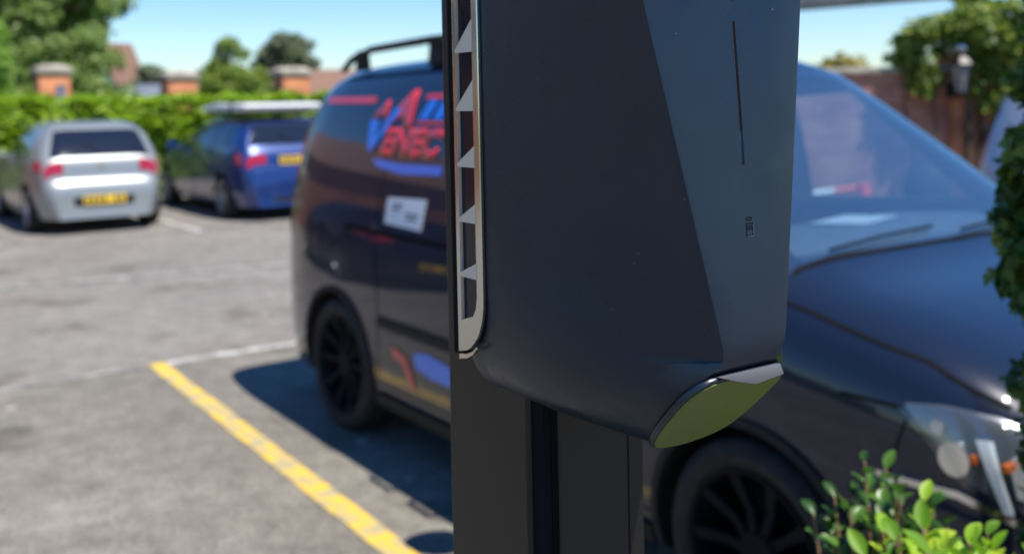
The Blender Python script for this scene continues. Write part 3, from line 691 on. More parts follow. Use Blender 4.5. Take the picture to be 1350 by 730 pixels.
b = MB(); c = Vector((1.93,-.36,1.16)); b.tube([(c.x+.07*math.sin(a), c.y+.18*math.cos(a), c.z+.165*math.sin(a)) for a in np.linspace(0,2*math.pi,28,endpoint=False)], .014, 8, closed=True); b.tube([(1.93,-.54,1.16),(1.95,-.36,1.15),(1.93,-.18,1.16)], .014, 6); b.build('steering_wheel', M['plastic'], van, 60)
# outside parts
for sg in (-1,1):
    b = MB(); y = sg*.60
    pts = [(-.46,y,1.79),(-.34,y,1.845),(-.12,y,1.885),(.5,y,1.90),(1.1,y,1.89),(1.45,y,1.845),(1.56,y,1.80)]
    b.tube(pts, [.016,.02,.02,.02,.02,.02,.016], 8)
    for xx in (-.22,.55,1.3): b.prism([(xx-.07,1.78),(xx+.07,1.78),(xx+.05,1.885),(xx-.05,1.885)], 1, y-.012, y+.012)
    b.build('roof_rail', M['plastic'], van, 50)
    for i, (ax_) in enumerate((0,2.68)):
        b = MB(); A = [(ax_+.392*math.cos(a), .325+.392*math.sin(a)) for a in np.linspace(-.22,math.pi+.22,30)]; B = [(ax_+.366*math.cos(a), .325+.366*math.sin(a)) for a in np.linspace(-.22,math.pi+.22,30)]
        grid_patch(b, lambda u,v,o: vs.side(u,max(v,.23),sg,o), A, B, 29, 2, .010, .03); b.build('wheel_arch_trim', M['plastic'], van, 50)
        wheel(van, ax_, sg*(HW-.012), .325, sg, M['rim_black'], 10)
    b = MB(); fn = lambda u,v,o: vs.side(u,v,sg,o)
    seam(b, fn, [(.44,.33),(.47,.62),(.44,1.1),(.44,1.62)]); seam(b, fn, [(.44,.33),(1.42,.33)]); seam(b, fn, [(1.44,.33),(1.44,1.66)]); seam(b, fn, [(2.32,.36),(2.40,.8),(2.42,1.1)]); seam(b, fn, [(1.44,.33),(2.32,.33)])
    seam(b, fn, [(.1,1.02),(1.44,1.02)], .02); seam(b, fn, [(2.62,1.07),(2.85,1.025),(3.17,.955),(3.35,.875)], .007); seam(b, fn, [(2.98,.855),(3.16,.85)], .009); seam(b, fn, [(3.02,.36),(3.16,.84)], .006)
    b.build('door_gaps', M['groove'], van)
    b = MB(); grid_patch(b, fn, [(.48,.60),(1.40,.60)], [(.48,.645),(1.40,.645)], 10, 2, .012, .016); grid_patch(b, fn, [(1.48,.60),(2.26,.60)], [(1.48,.645),(2.26,.645)], 10, 2, .012, .016); b.build('side_moulding', M['plastic'], van, 50)
    b = MB(); grid_patch(b, fn, [(.42,.225),(2.28,.225)], [(.42,.285),(2.28,.285)], 14, 2, .014, .02); b.build('sill_trim', M['plastic'], van, 50)
    for hx in (1.28,1.62):
        b = MB(); q = [vs.side(hx+dx,1.0,sg,.03).to_tuple() for dx in (-.09,-.03,.03,.09)]; q = [(q[0][0],q[0][1]-sg*.028,q[0][2])]+q+[(q[3][0],q[3][1]-sg*.028,q[3][2])]; b.tube(q, .013, 8); b.build('door_handle', M['van'], van, 50)
    # door mirror
    b = MB(); T = Matrix.Translation((2.02, sg*.985, 1.18))
    b.lathe([(.001,-.055),(.07,-.045),(.105,-.01),(.11,.03),(.10,.045),(.001,.047)], 20, 0, T=T@Matrix.Rotation(math.pi,4,'Z')@Matrix.Diagonal((1.4,.95,1.15,1))); b.tube([(2.06,sg*.82,1.12),(2.04,sg*.93,1.12)], .03, 8)
    mr = b.build('door_mirror', M['plastic'], van, 50)
    b = MB(); b.lathe([(.001,-.002),(.09,-.002),(.09,.002),(.001,.002)], 20, 0, T=Matrix.Translation((1.952,sg*.985,1.18))@Matrix.Diagonal((1,.95,1.15,1))); b.build('mirror_glass', M['chrome'], mr)
    # head light
    b = MB(); top_ = [(3.15,.862),(3.24,.872),(3.34,.858),(3.42,.825),(3.47,.79)]; bot = [(3.15,.855),(3.22,.79),(3.30,.705),(3.40,.655),(3.47,.63)]
    grid_patch(b, fn, top_, bot, 14, 8, .002, .004); hl = b.build('headlight', M['lamp_housing'], van, 60)
    b = MB(); grid_patch(b, fn, top_, bot, 14, 8, .028, .003); b.build('lens', M['clear_lens'], hl, 60)
    for lx, lz, rr_ in ((3.275,.760,.038),(3.405,.735,.045),(3.235,.825,.016)):
        b = MB(); p = vs.side(lx,lz,sg,.006); b.lathe([(.001,-.004),(rr_*.6,.0),(rr_,.012),(rr_*1.05,.014)], 20, 1, T=Matrix.Translation(p)@(Matrix.Rotation(math.pi,4,'Z') if sg < 0 else Matrix.Identity(4)))
        b.build('reflector_bowl', M['chrome'], hl, 60)
    b = MB(); grid_patch(b, fn, [(3.315,.81),(3.345,.81)], [(3.375,.655),(3.392,.655)], 3, 6, .020, .004); b.build('light_guide', M['white_gloss'], hl, 60)
    for lx, lz in ((3.312,.765),(3.372,.755),(3.43,.69)):
        b = MB(); p = vs.side(lx,lz,sg,.012); b.lathe([(.001,-.012),(.009,-.008),(.009,.008),(.001,.012)], 10, 2, T=Matrix.Translation(p))
        b.build('indicator_bulb', M['orange_lens'], hl, 60)
    b = MB(); grid_patch(b, fn, [(3.09,.692),(3.28,.686),(3.46,.622)], [(3.09,.678),(3.28,.668),(3.46,.60)], 10, 2, .010, .012); b.build('bumper_trim', M['chrome'], van, 50)
    b = MB(); grid_patch(b, lambda u,v,o: vs.side(u,v,sg,o), [(-.775,.95),(-.775,1.45)], [(-.66,.95),(-.62,1.45)], 6, 3, .004, .008); b.build('tail_light', M['red_lens'], van, 50)
# front face: grille, plate, bonnet gap; rear: window
b = MB(); s0, s1 = vs.s_of(3.50,.78), vs.s_of(3.55,.62); grid_patch(b, lambda u,v,o: vs.crown(u,v,o), [(s0,-.6),(s0,.6)], [(s1,-.55),(s1,.55)], 12, 3, .006, .01)
s0, s1 = vs.s_of(3.57,.50), vs.s_of(3.56,.32); grid_patch(b, lambda u,v,o: vs.crown(u,v,o), [(s0,-.6),(s0,.6)], [(s1,-.6),(s1,.6)], 12, 3, .006, .01); b.build('grille', M['plastic'], van, 50)
b = MB(); s0 = vs.s_of(3.50,.79); s1 = s0+.02; grid_patch(b, lambda u,v,o: vs.crown(u,v,o), [(s0,-.62),(s0,.62)], [(s1,-.62),(s1,.62)], 12, 1, .012, .01); b.build('grille_trim', M['chrome'], van, 50)
b = MB(); b.box(3.585,3.592,-.26,.26,.50,.61); b.build('number_plate', M['white_gloss'], van)
b = MB(); s0, s1 = vs.s_of(-.68,1.58), vs.s_of(-.77,1.12); grid_patch(b, lambda u,v,o: vs.crown(u,v,o), [(s0,-.72),(s0,.72)], [(s1,-.76),(s1,.76)], 10, 6, .004, .008); b.build('rear_window', M['carglass'], van, 50)
b = MB()
for k in (0,1):
    y0 = -.52+k*.62; b.tube([tuple(vs.crown(sb-.01,(y0)/.8,.02)), tuple(vs.crown(sb-.035,(y0+.25)/.8,.018)), tuple(vs.crown(sb-.05,(y0+.52)/.8,.016))], .005, 6)
b.build('wiper', M['groove'], van)
# vinyl lettering on the near (right) side: x,z plane mapped on the body
fn = lambda u,v,o: vs.side(u,v,-1,o)
def poly_on_side(name, polys, m, off=.004, parent=van):
    b = MB()
    for A, B, nu, nv in polys: grid_patch(b, fn, A, B, nu, nv, off, .0015)
    return b.build(name, m, parent, 50)
def text_on_side(name, s_, x0, z0, hgt, wscale, shear, m, off=.004, bold=.0):
    cu = bpy.data.curves.new('t', 'FONT'); cu.body = s_; cu.size = hgt/.69; cu.shear = shear; cu.offset = bold; cu.resolution_u = 3; cu.space_character = 1.05
    o = bpy.data.objects.new('t', cu); COL.objects.link(o); bpy.context.view_layer.update()
    me = bpy.data.meshes.new_from_object(o.evaluated_get(bpy.context.evaluated_depsgraph_get())); bpy.data.objects.remove(o)
    bm = bmesh.new(); bm.from_mesh(me); bmesh.ops.triangulate(bm, faces=bm.faces)
    for _ in range(2):
        bmesh.ops.subdivide_edges(bm, edges=[e for e in bm.edges if e.calc_length() > .05], cuts=1)
    for v in bm.verts: v.co = fn(x0+v.co.x*wscale, z0+v.co.y, off)
    bmesh.ops.recalc_face_normals(bm, faces=bm.faces)
    r_ = bmesh.ops.extrude_face_region(bm, geom=bm.faces[:])
    for v in [q for q in r_['geom'] if isinstance(q, bmesh.types.BMVert)]: v.co.y += .002
    bmesh.ops.recalc_face_normals(bm, faces=bm.faces)
    m2 = bpy.data.meshes.new(name); bm.to_mesh(m2); bm.free(); return link(name, m2, m, van)
text_on_side('large_lettering', 'A', .345, 1.502, .155, 1.55, .3, M['red_vinyl'], bold=.012)
text_on_side('small_lettering', 'A', .20, 1.535, .085, 1.6, .3, M['red_vinyl'], bold=.004)
text_on_side('lower_lettering', 'ENEC', .345, 1.375, .11, 1.28, .25, M['red_vinyl'], bold=.010)
poly_on_side('blue_bars', [([(.655,1.535),(.735,1.535)], [(.70,1.618),(.775,1.618)], 2, 3), ([(.775,1.535),(.855,1.535)], [(.815,1.618),(.89,1.618)], 2, 3)], M['blue_vinyl'], .005)
poly_on_side('red_outline', [([(.64,1.625),(.92,1.625)], [(.655,1.645),(.94,1.645)], 4, 1), ([(.64,1.512),(.92,1.512)], [(.645,1.526),(.92,1.526)], 4, 1)], M['red_vinyl'])
poly_on_side('tick_mark', [([(.185,1.53),(.285,1.53)], [(.235,1.385),(.275,1.385)], 3, 4), ([(.235,1.385),(.275,1.385)], [(.40,1.585),(.47,1.585)], 2, 5)], M['blue_vinyl'], .006)
poly_on_side('red_reflection_bar', [([(-.42,1.615),(.16,1.61)], [(-.42,1.645),(.16,1.64)], 10, 2)], M['red_vinyl'])  # mirrored red bar painted flat onto the van side
poly_on_side('blue_swoosh', [([(.30,1.35),(.6,1.335),(.95,1.34)], [(.36,1.315),(.6,1.29),(.95,1.30)], 10, 2)], M['blue_vinyl'])
o = poly_on_side('paper_notice', [([(.53,1.185),(.875,1.195)], [(.525,1.07),(.86,1.062)], 6, 3)], M['paper'], .006)
b = MB(); 
for (a, z, w_) in ((.58,1.165,.10),(.58,1.145,.08),(.70,1.13,.13),(.72,1.11,.09)): grid_patch(b, fn, [(a,z),(a+w_,z)], [(a,z-.010),(a+w_,z-.010)], 3, 1, .0075, .001)
b.build('print', M['ink'], o)
poly_on_side('door_logo', [([(.60,.535),(.74,.50)], [(.62,.485),(.75,.46)], 3, 2), ([(.70,.475),(.77,.455)], [(.76,.375),(.80,.37)], 3, 3)], M['red_vinyl'])
poly_on_side('door_logo', [([(.80,.535),(.92,.555),(1.12,.535)], [(.82,.475),(.95,.455),(1.12,.455)], 6, 3)], M['blue_vinyl'])
b = MB(); grid_patch(b, fn, [(-.30,1.02),(-.16,1.02)], [(-.30,.88),(-.16,.88)], 4, 4, .003, .004); b.build('fuel_flap', M['van'], van, 50)

# ---- the other cars ----
def car(name, label, loc, rz, prof, W, P, hw, R_, ax, paint, winpoly, rw, ws, lamp, rim, extra=None, zb=.2, n=9):
    t = thing(name, label, 'car', (*loc,0), rz); sh = Shell(prof, W, P, hw, zb, n)
    bd = sh.body([paint, M['plastic']], t); cuts = []
    for a in ax:
        for sg in (-1,1): cuts.append(cyl_cut(a, R_*1.14, sg*(hw-.26), sg*(hw+.2), R_))
    apply_bool(bd, cuts); bd.data.shade_smooth(); bd.data.set_sharp_from_angle(angle=R(32))
    for sg in (-1,1):
        fn = lambda u,v,o: sh.side(u,v,sg,o)
        for A, B in winpoly:
            b = MB(); grid_patch(b, fn, A, B, 12, 5, .004, .008); b.build('side_window', M['carglass'], t, 50)
        for a in ax: wheel(t, a, sg*(hw-.015), R_, sg, rim, 7, rr=.68)
        b = MB(); x0, x1, z0, z1, q0 = lamp
        grid_patch(b, fn, [(.20,z1),(x1,z1-.03)], [(.17,z0),(x1-.05,z0+.05)], 8, 4, .006, .012)
        sA, sB = sh.s_of(x0,z1), sh.s_of(x0,z0); grid_patch(b, lambda u,v,o: sh.crown(u,v,o), [(sA,sg*q0),(sA,sg*.97)], [(sB,sg*q0),(sB,sg*.97)], 8, 4, -.010 if False else .010, .014)
        b.build('tail_light', M['red_lens'], t, 50)
        b = MB(); xm = winpoly[0][0][0][0]; 
        for xs in extra['seams']: seam(b, fn, xs, .008)
        b.build('door_gaps', M['groove'], t)
        b = MB()
        mx, mz = extra['mirror']; b.lathe([(.001,-.05),(.06,-.04),(.09,0),(.09,.03),(.001,.035)], 16, 0, T=Matrix.Translation((mx,sg*(hw+.06),mz))@Matrix.Rotation(math.pi,4,'Z')@Matrix.Diagonal((1.2,1,.75,1))); b.tube([(mx+.02,sg*(hw-.12),mz-.05),(mx,sg*(hw+.02),mz-.03)], .025, 6); b.build('door_mirror', paint, t, 50)
        for hx, hz in extra['handles']:
            b = MB(); p = sh.side(hx,hz,sg,.02); b.tube([(p.x-.1,p.y-sg*.02,p.z),(p.x-.07,p.y,p.z),(p.x+.07,p.y,p.z),(p.x+.1,p.y-sg*.02,p.z)], .013, 6); b.build('door_handle', paint, t, 50)
        b = MB(); fx = extra['len']; grid_patch(b, fn, [(fx-.45,.78),(fx-.12,.70)], [(fx-.42,.66),(fx-.12,.60)], 6, 4, .006, .012); b.build('headlight', M['clear_lens'] if False else M['rim_silver'], t, 50)
    (xa,za,xb,zb_,q) = rw; b = MB(); sA, sB = sh.s_of(xa,za), sh.s_of(xb,zb_); grid_patch(b, lambda u,v,o: sh.crown(u,v,o), [(sA,-q[0]),(sA,q[0])], [(sB,-q[1]),(sB,q[1])], 14, 8, .005, .009); b.build('rear_window', M['carglass'], t, 50)
    b = MB(); c_ = sh.crown(sB+.01 if sB<sA else sB-.01, .0, .02); b.tube([tuple(c_), tuple(sh.crown((sA+sB)/2,.28,.018))], .009, 6); b.build('rear_wiper', M['plastic'], t)
    (xa,za,xb,zb_,q) = ws; b = MB(); sA, sB = sh.s_of(xa,za), sh.s_of(xb,zb_); grid_patch(b, lambda u,v,o: sh.crown(u,v,o), [(sA,-q),(sA,q)], [(sB,-q),(sB,q)], 14, 8, .005, .009); b.build('windscreen', M['carglass'], t, 50)
    px, pz, pm, pr = extra['plate']; sP = sh.s_of(px,pz)
    pc = sh.crown(sP, 0, .02); T = Matrix.Translation(pc)@Matrix.Rotation(extra.get('ptilt',.1),4,'Y')
    b = MB(); b.box(-.012,0,-.26,.26,-.055,.055,T=T); pl = b.build('number_plate', pm, t)
    b = MB()
    for k in range(7):
        if k == 4: continue
        y = .215-k*.07; b.box(-.0135,-.0121,y-.022,y+.022,-.035,.035,T=T)
    b.build('lettering', M['plate_mark'], pl)
    for nm, m_, xa, za, xb, zb2, q in extra.get('bands', ()):
        b = MB(); sA, sB = sh.s_of(xa,za), sh.s_of(xb,zb2); grid_patch(b, lambda u,v,o: sh.crown(u,v,o), [(sA,-q),(sA,q)], [(sB,-q),(sB,q)], 14, 2, .004, .008); b.build(nm, m_, t, 50)
    return t, sh
RC = math.atan2(CF.y, CF.x)
Wc = [(.2,.90),(.35,.965),(.5,1.),(.8,1.),(.95,.985),(1.1,.92),(1.3,.82),(1.45,.74)]
Ph = [(0,.72),(.05,.80),(.15,.88),(.4,.96),(.8,1.),(3.1,1.),(3.6,.95),(3.9,.84),(4.05,.62)]
hatch, hs = car('parked_car', 'silver hatchback with yellow rear plate parked facing the hedge', SB, RC,
  [(.06,.22),(.01,.34),(0,.50),(.03,.64),(.10,.72),(.12,.90),(.17,1.0),(.36,1.26),(.50,1.38),(.62,1.425),(1.1,1.455),(1.6,1.45),(2.05,1.38),(2.85,1.0),(3.3,.93),(3.75,.80),(3.98,.62),(4.05,.42),(4.02,.24)],
  Wc, Ph, .845, .31, (.72,3.18), M['silver'],
  [([(.62,1.02),(1.35,.98)], [(.86,1.30),(1.35,1.355)]), ([(1.42,.98),(2.72,.97)], [(1.42,1.355),(2.05,1.31)])],
  (.46,1.35,.175,1.02,(.80,.86)), (2.12,1.345,2.78,1.03,.84), (.12,.42,.80,.95,.66), M['rim_silver'],
  dict(seams=[[(1.38,.30),(1.38,1.36)],[(2.62,.3),(2.62,.95)],[(1.38,.3),(2.62,.3)]], mirror=(2.55,1.0), handles=[(1.55,.86)], len=4.05, plate=(.0,.43,M['plate_y'],0), ptilt=.0,
       bands=[('bumper_insert', M['plastic'], .0,.47,.02,.37,.62), ('tailgate_gap', M['groove'], .105,.745,.10,.735,.72)]))
b = MB(); p = hs.crown(hs.s_of(.12,.88),0,.006); b.lathe([(.001,-.004),(.045,-.003),(.045,.003),(.001,.004)], 20, 0, T=Matrix.Translation(p)); b.build('badge', M['chrome'], hatch)
b = MB(); b.tube([(.25,-.5,.24),(-.01,-.5,.22)], .03, 10); b.build('exhaust', M['chrome'], hatch)
Pe = [(0,.74),(.05,.82),(.15,.90),(.4,.97),(.8,1.),(3.5,1.),(4.0,.95),(4.35,.84),(4.5,.62)]
estate, es = car('parked_car', 'dark blue estate car with white roof box parked next to the silver hatchback', (-3.02,14.40), RC,
  [(.06,.22),(.01,.34),(0,.52),(.04,.70),(.08,.78),(.11,.93),(.17,1.02),(.30,1.26),(.42,1.38),(.62,1.425),(1.4,1.45),(2.0,1.44),(2.45,1.36),(3.2,1.0),(3.7,.93),(4.2,.80),(4.43,.62),(4.5,.42),(4.47,.24)],
  Wc, Pe, .875, .32, (.78,3.55), M['blue'],
  [([(.52,1.03),(1.20,1.0)], [(.66,1.30),(1.20,1.355)]), ([(1.27,1.0),(2.05,.98)], [(1.27,1.355),(2.05,1.36)]), ([(2.12,.98),(3.0,.97)], [(2.12,1.355),(2.45,1.30)])],
  (.37,1.335,.185,1.04,(.80,.86)), (2.5,1.33,3.12,1.04,.84), (.11,.36,.78,.94,.60), M['rim_silver'],
  dict(seams=[[(1.23,.32),(1.23,1.36)],[(2.08,.3),(2.08,1.36)],[(3.0,.3),(3.02,.95)],[(1.23,.3),(3.0,.3)]], mirror=(2.9,1.02), handles=[(1.42,.9),(2.26,.9)], len=4.5, plate=(.10,.83,M['plate_y'],0), ptilt=.08,
       bands=[('bumper_insert', M['plastic'], .012,.34,.03,.27,.6), ('tailgate_gap', M['groove'], .045,.705,.04,.695,.74)]))
M['black_paint'] = mat('black_car_paint', (.008,.008,.009), .3, 0, 1.0, .1)  # for an unseen car added to put dark reflections on the van
car('parked_car', 'unseen black hatchback added left of the van to darken its side reflections', (-5.3,6.4), RC,
  [(.06,.22),(.01,.34),(0,.50),(.03,.64),(.10,.72),(.12,.90),(.17,1.0),(.36,1.26),(.50,1.38),(.62,1.425),(1.1,1.455),(1.6,1.45),(2.05,1.38),(2.85,1.0),(3.3,.93),(3.75,.80),(3.98,.62),(4.05,.42),(4.02,.24)],
  Wc, Ph, .845, .31, (.72,3.18), M['black_paint'],
  [([(.62,1.02),(1.35,.98)], [(.86,1.30),(1.35,1.355)]), ([(1.42,.98),(2.72,.97)], [(1.42,1.355),(2.05,1.31)])],
  (.46,1.35,.175,1.02,(.80,.86)), (2.12,1.345,2.78,1.03,.84), (.12,.42,.80,.95,.66), M['rim_silver'],
  dict(seams=[[(1.38,.30),(1.38,1.36)],[(2.62,.3),(2.62,.95)],[(1.38,.3),(2.62,.3)]], mirror=(2.55,1.0), handles=[(1.55,.86)], len=4.05, plate=(.0,.43,M['plate_y'],0), ptilt=.0))
t = thing('roof_box', 'long flat white roof box with dark strap on the blue estate car', 'roof box', (-3.02,14.40,0), RC)
b = MB(); b.prism([(.42,1.53),(.30,1.60),(.42,1.64),(1.6,1.65),(2.2,1.60),(2.3,1.56),(2.2,1.53)], 1, -.52, .66); b.build('shell', M['white_gloss'], t, bevel=.03, seg=3)
b = MB()
for xx in (.75,1.75): b.tube([(xx,-.60,1.40),(xx,-.60,1.495),(xx,.60,1.495),(xx,.60,1.40)], .016, 8)
b.build('roof_bars', M['plastic'], t)
b = MB(); b.box(.84,.90,-.53,.67,1.525,1.65); b.build('strap', M['plastic'], t, bevel=.01)
# MPV beyond the van by the wall (rear towards the left)
Pm = [(0,.76),(.05,.84),(.15,.92),(.4,.98),(.8,1.),(3.3,1.),(3.9,.95),(4.2,.84),(4.35,.62)]
car('parked_car', 'grey silver people carrier by the brick wall, half hidden by van and climbing plant', (3.72,8.25), -.42,
  [(.05,.26),(.0,.38),(0,.60),(.02,.78),(.03,.98),(.07,1.15),(.16,1.42),(.27,1.60),(.42,1.67),(.8,1.69),(1.8,1.69),(2.3,1.62),(3.2,1.12),(3.6,1.03),(4.0,.9),(4.28,.7),(4.35,.5),(4.33,.27)],
  [(.2,.90),(.35,.965),(.5,1.),(.9,1.),(1.1,.975),(1.3,.92),(1.5,.85),(1.7,.78)], Pm, .87, .32, (.75,3.4), M['silver2'],
  [([(.20,1.10),(1.10,1.08)], [(.40,1.52),(1.10,1.57)]), ([(1.17,1.08),(2.05,1.07)], [(1.17,1.57),(2.05,1.57)]), ([(2.12,1.07),(3.0,1.08)], [(2.12,1.57),(2.4,1.5)])],
  (.2,1.48,.08,1.16,(.80,.86)), (2.4,1.57,3.1,1.17,.84), (.03,.30,.66,.84,.66), M['rim_silver'],
  dict(seams=[[(1.13,.32),(1.13,1.57)],[(2.08,.3),(2.08,1.57)],[(3.0,.3),(3.02,1.05)]], mirror=(2.9,1.1), handles=[(1.3,.98),(2.26,.98)], len=4.35, plate=(.03,.84,M['plate_y'],0), ptilt=.05))

# ------------------------------------------------------------------ climbing plant column and foreground shrub
C = []
for _ in range(300):
    z = rnd.uniform(.45,2.1); a = rnd.uniform(0,2*math.pi); rr_ = .165+.045*wavy(z*4.1,a)+rnd.uniform(-.02,.03)+(.01 if 1.2 < z < 1.45 else 0)-(.03 if z > 1.75 else 0)
    C.append((1.112+rr_*math.cos(a), 1.80+rr_*math.sin(a), z, .035,.035,.045))
P, u = clump_pts(C, 18000)
t = thing('climbing_plant', 'tall column of small dark green leaves at the right edge before the van headlight', 'climbing plant', (0,0,0))
b = MB()
for k in range(5):
    a = k*1.26; b.tube([(1.075+.05*math.cos(a+z*2),1.8+.05*math.sin(a+z*2),z) for z in np.linspace(0,2.0,14)], .010, 6)
for k in range(60):
    z = rnd.uniform(.7,1.95); a = rnd.uniform(0,6.28); b.tube([(1.075,1.8,z),(1.075+.17*math.cos(a),1.8+.17*math.sin(a),z+.07)], [.004,.002], 5)
b.build('stems', M['bark'], t); leaf_mesh('leaves', P, .029, M['leaf_column'], t, out=u, long=1.5, jitter=.5)
b = MB(); b.box(1.05,1.10,1.775,1.825,0,2.1); b.box(1.03,1.12,1.755,1.845,-.01,.01); tag(b.build('garden_stake', M['wood'], bevel=.004), 'square timber stake inside the climbing plant at the right edge', 'stake')

def big_leaf(b, base, d, L_, mi=0, droop=.25, roll=0.):
    d = Vector(d).normalized(); s = d.cross(Vector((0,0,1))); s.normalize(); s = Matrix.Rotation(roll,3,d)@s; nn = s.cross(d)
    rows = 7; V = []; F = []
    for i in range(rows+1):
        t_ = i/rows; wd = L_*.27*math.sin(math.pi*min(1,t_*.93+.04))**.75*(1-.25*t_); c_ = Vector(base)+d*L_*t_-Vector((0,0,1))*droop*L_*t_*t_
        V += [c_+s*wd+nn*wd*.35, c_+s*wd*.5+nn*wd*.08, c_, c_-s*wd*.5+nn*wd*.08, c_-s*wd+nn*wd*.35]
    for i in range(rows):
        for j in range(4): F.append((i*5+j,i*5+j+1,(i+1)*5+j+1,(i+1)*5+j))
    b.add(V, F, mi)
def shrub(label, cx_, cy_, spread, ztop, nst, lm, leafL, seed, name='leafy_shrub', prof=None):
    g = random.Random(seed); t = thing(name, label, 'shrub', (0,0,0)); st = MB(); lv = MB()
    for k in range(nst):
        a = g.uniform(0,6.28); rr_ = spread*math.sqrt(g.random()); ex, ey = cx_+rr_*math.cos(a)*1.0, cy_+rr_*math.sin(a)*.7
        zt = ztop(ex)*g.uniform(.86,1.03); bx_, by_ = cx_+(ex-cx_)*.35, cy_+(ey-cy_)*.35
        pts = [Vector((bx_,by_,0)), Vector((bx_*.7+ex*.3,by_*.7+ey*.3,zt*.4)), Vector((bx_*.3+ex*.7,by_*.3+ey*.7,zt*.75)), Vector((ex,ey,zt))]
        st.tube(pts, [.007,.006,.004,.002], 6)
        nl = 19
        for i in range(nl):
            t_ = .45+.55*i/(nl-1); q = t_*3; j = min(int(q),2); p = pts[j].lerp(pts[j+1], q-j)
            an = i*2.4+a; up = .25+.9*(t_ > .93)+g.uniform(-.2,.3); d = Vector((math.cos(an),math.sin(an),up))
            big_leaf(lv, p, d, leafL*g.uniform(.7,1.15)*(1.0 if t_ < .9 else .8), 0, g.uniform(.1,.4), g.uniform(-.5,.5))
    st.build('stems', M['stem'], t, 60); lv.build('leaves', lm, t, 60)
    return t
shrub('lime green leafy shrub with reddish stems at the bottom right corner', .67, 1.50,  .185, lambda x: .87+.07*math.exp(-((x-.62)/.09)**2), 64, M['leaf_shrub'], .062, 4)
shrub('darker green leafy shrub in front of the van front wheel', .64, 1.75, .13, lambda x: .945-.10*abs(x-.62)/.2, 48, M['leaf_shrub_dark'], .058, 9)
shrub('dark low leafy shrub under the van headlight beside the climbing plant', .95, 1.55, .16, lambda x: .86, 16, M['leaf_shrub_dark'], .06, 13)
# ------------------------------------------------------------------ charging post and charger
OX, OY = .0212, .86
# local axes: x = t (forward, like the van), y = w (to the right in the picture)
post = thing('charger_post', 'dark grey square steel post carrying the electric car charger', 'post', (OX,OY,0), RZ)
prof = [(-.157,.004),(-.155,.001),(-.153,0),(-.0265,0),(-.0245,.0015),(-.0234,.004),(-.0234,.014),(-.008,.0145),(-.008,.0165),(-.0015,.0165),(0,.018),(0,.092),(-.0012,.0925),(-.0012,.0945),(0,.095),(0,.111),(-.002,.113),(-.153,.113),(-.157,.109)]
b = MB(); b.prism(prof, 2, 0, 1.80); b.build('column', M['post'], post)
b = MB(); b.box(-.0233,-.0082,.005,.0138,.02,1.795); b.build('channel_insert', M['groove'], post)
b = MB(); b.box(-.158,.001,-.001,.114,1.801,1.808); b.build('top_cap', M['plastic'], post, bevel=.002)
b = MB(); b.box(-.22,.06,-.06,.17,-.002,.012)
for a in (-.19,.03):
    for c in (-.035,.145): b.lathe([(.001,.0121),(.011,.0121),(.011,.022),(.001,.022)], 6, T=Matrix.Translation((a,c,0)))
b.build('base_plate', M['post'], post, bevel=.001)

chg = thing('ev_charger', 'dark faceted electric car charger box with slim light strip and silver vent', 'car charger', (OX,OY,0), RZ)
WC = .0565
def lin(z, z0, v0, z1, v1): return v0+(v1-v0)*(z-z0)/(z1-z0)
# horizontal sections: z, t front, half width front ridge, half width at the back
def front_t(z):
    if z < 1.4165: return .1855-(1.4165-z)
    t_ = lin(z, 1.68,.1641, 1.42,.1886)
    if z < 1.437: t_ -= .0048*((1.437-z)/.0205)**2
    return t_
def ridge_h(z):
    if z >= 1.42: return max(.028, lin(min(z,1.74), 1.68,.0835, 1.42,.0315))
    return float(np.interp(z, [1.338,1.340,1.3435,1.349,1.36,1.372,1.386,1.398,1.408,1.42], [.008,.024,.0335,.0405,.0455,.0480,.0495,.0475,.0400,.0315]))
def back_h(z):
    return float(np.interp(z, [1.338,1.3395,1.342,1.346,1.352,1.360,1.370,1.381,1.393,1.406,1.42,1.435,1.455,1.8], [.014,.028,.039,.049,.0585,.0665,.0730,.0780,.0816,.0840,.0853,.0860,.0864,.0865]))
zs = [1.338,1.3395,1.341,1.3435,1.346,1.349,1.352,1.356,1.36,1.366,1.372,1.379,1.386,1.393,1.400,1.408,1.4145,1.4165,1.420,1.425,1.431,1.437,1.446,1.46]+list(np.linspace(1.48,1.76,15))+[1.772,1.780,1.784]
V = []; F = []; k = None
for z in zs:
    ft, rh, bh = front_t(z), ridge_h(z), back_h(z); pz = float(np.interp(z, [1.338,1.386,1.42,1.44,1.47,1.52,1.58], [1.5,2.0,2.5,2.15,1.6,1.2,1.1]))
    if z > 1.765: s_ = (z-1.765)*.8; ft -= s_; rh -= s_; bh -= s_
    tb = -.040; row = []
    row += [(-.078, -bh), (tb, -bh)]
    for a in [k_/9 for k_ in range(1, 9)]+[.925,.955,.978]:
        tt = tb+(ft-tb)*a; bul = .0022*math.sin(math.pi*a); row.append((tt, -(bh+(rh-bh)*(a**pz)+bul)))
    row += [(ft-.0018, -rh-.0002), (ft-.0006, -rh+.0006), (ft, -rh+.0026)]
    row += [(ft, -rh*.5), (ft, 0)]
    full = row+[(x,-y) for x,y in row[:-1]][::-1]; k = len(full)
    V += [(x, WC+y, z) for x,y in full]
for i in range(len(zs)-1):
    for j in range(k): F.append((i*k+j, i*k+(j+1)%k, (i+1)*k+(j+1)%k, (i+1)*k+j))
F += [tuple(range(k))[::-1], tuple(range((len(zs)-1)*k, len(zs)*k))]
b = MB(); b.add(V, F); body = b.build('casing', M['casing'], chg)
# cut the slot for the post, the light strip groove
b = MB(); b.box(-.2,-.001,-.0005,.1135,1.2,1.79); c1 = b.build('cut', M['groove'])
apply_bool(body, [c1]); body.data.shade_smooth(); body.data.set_sharp_from_angle(angle=R(24))
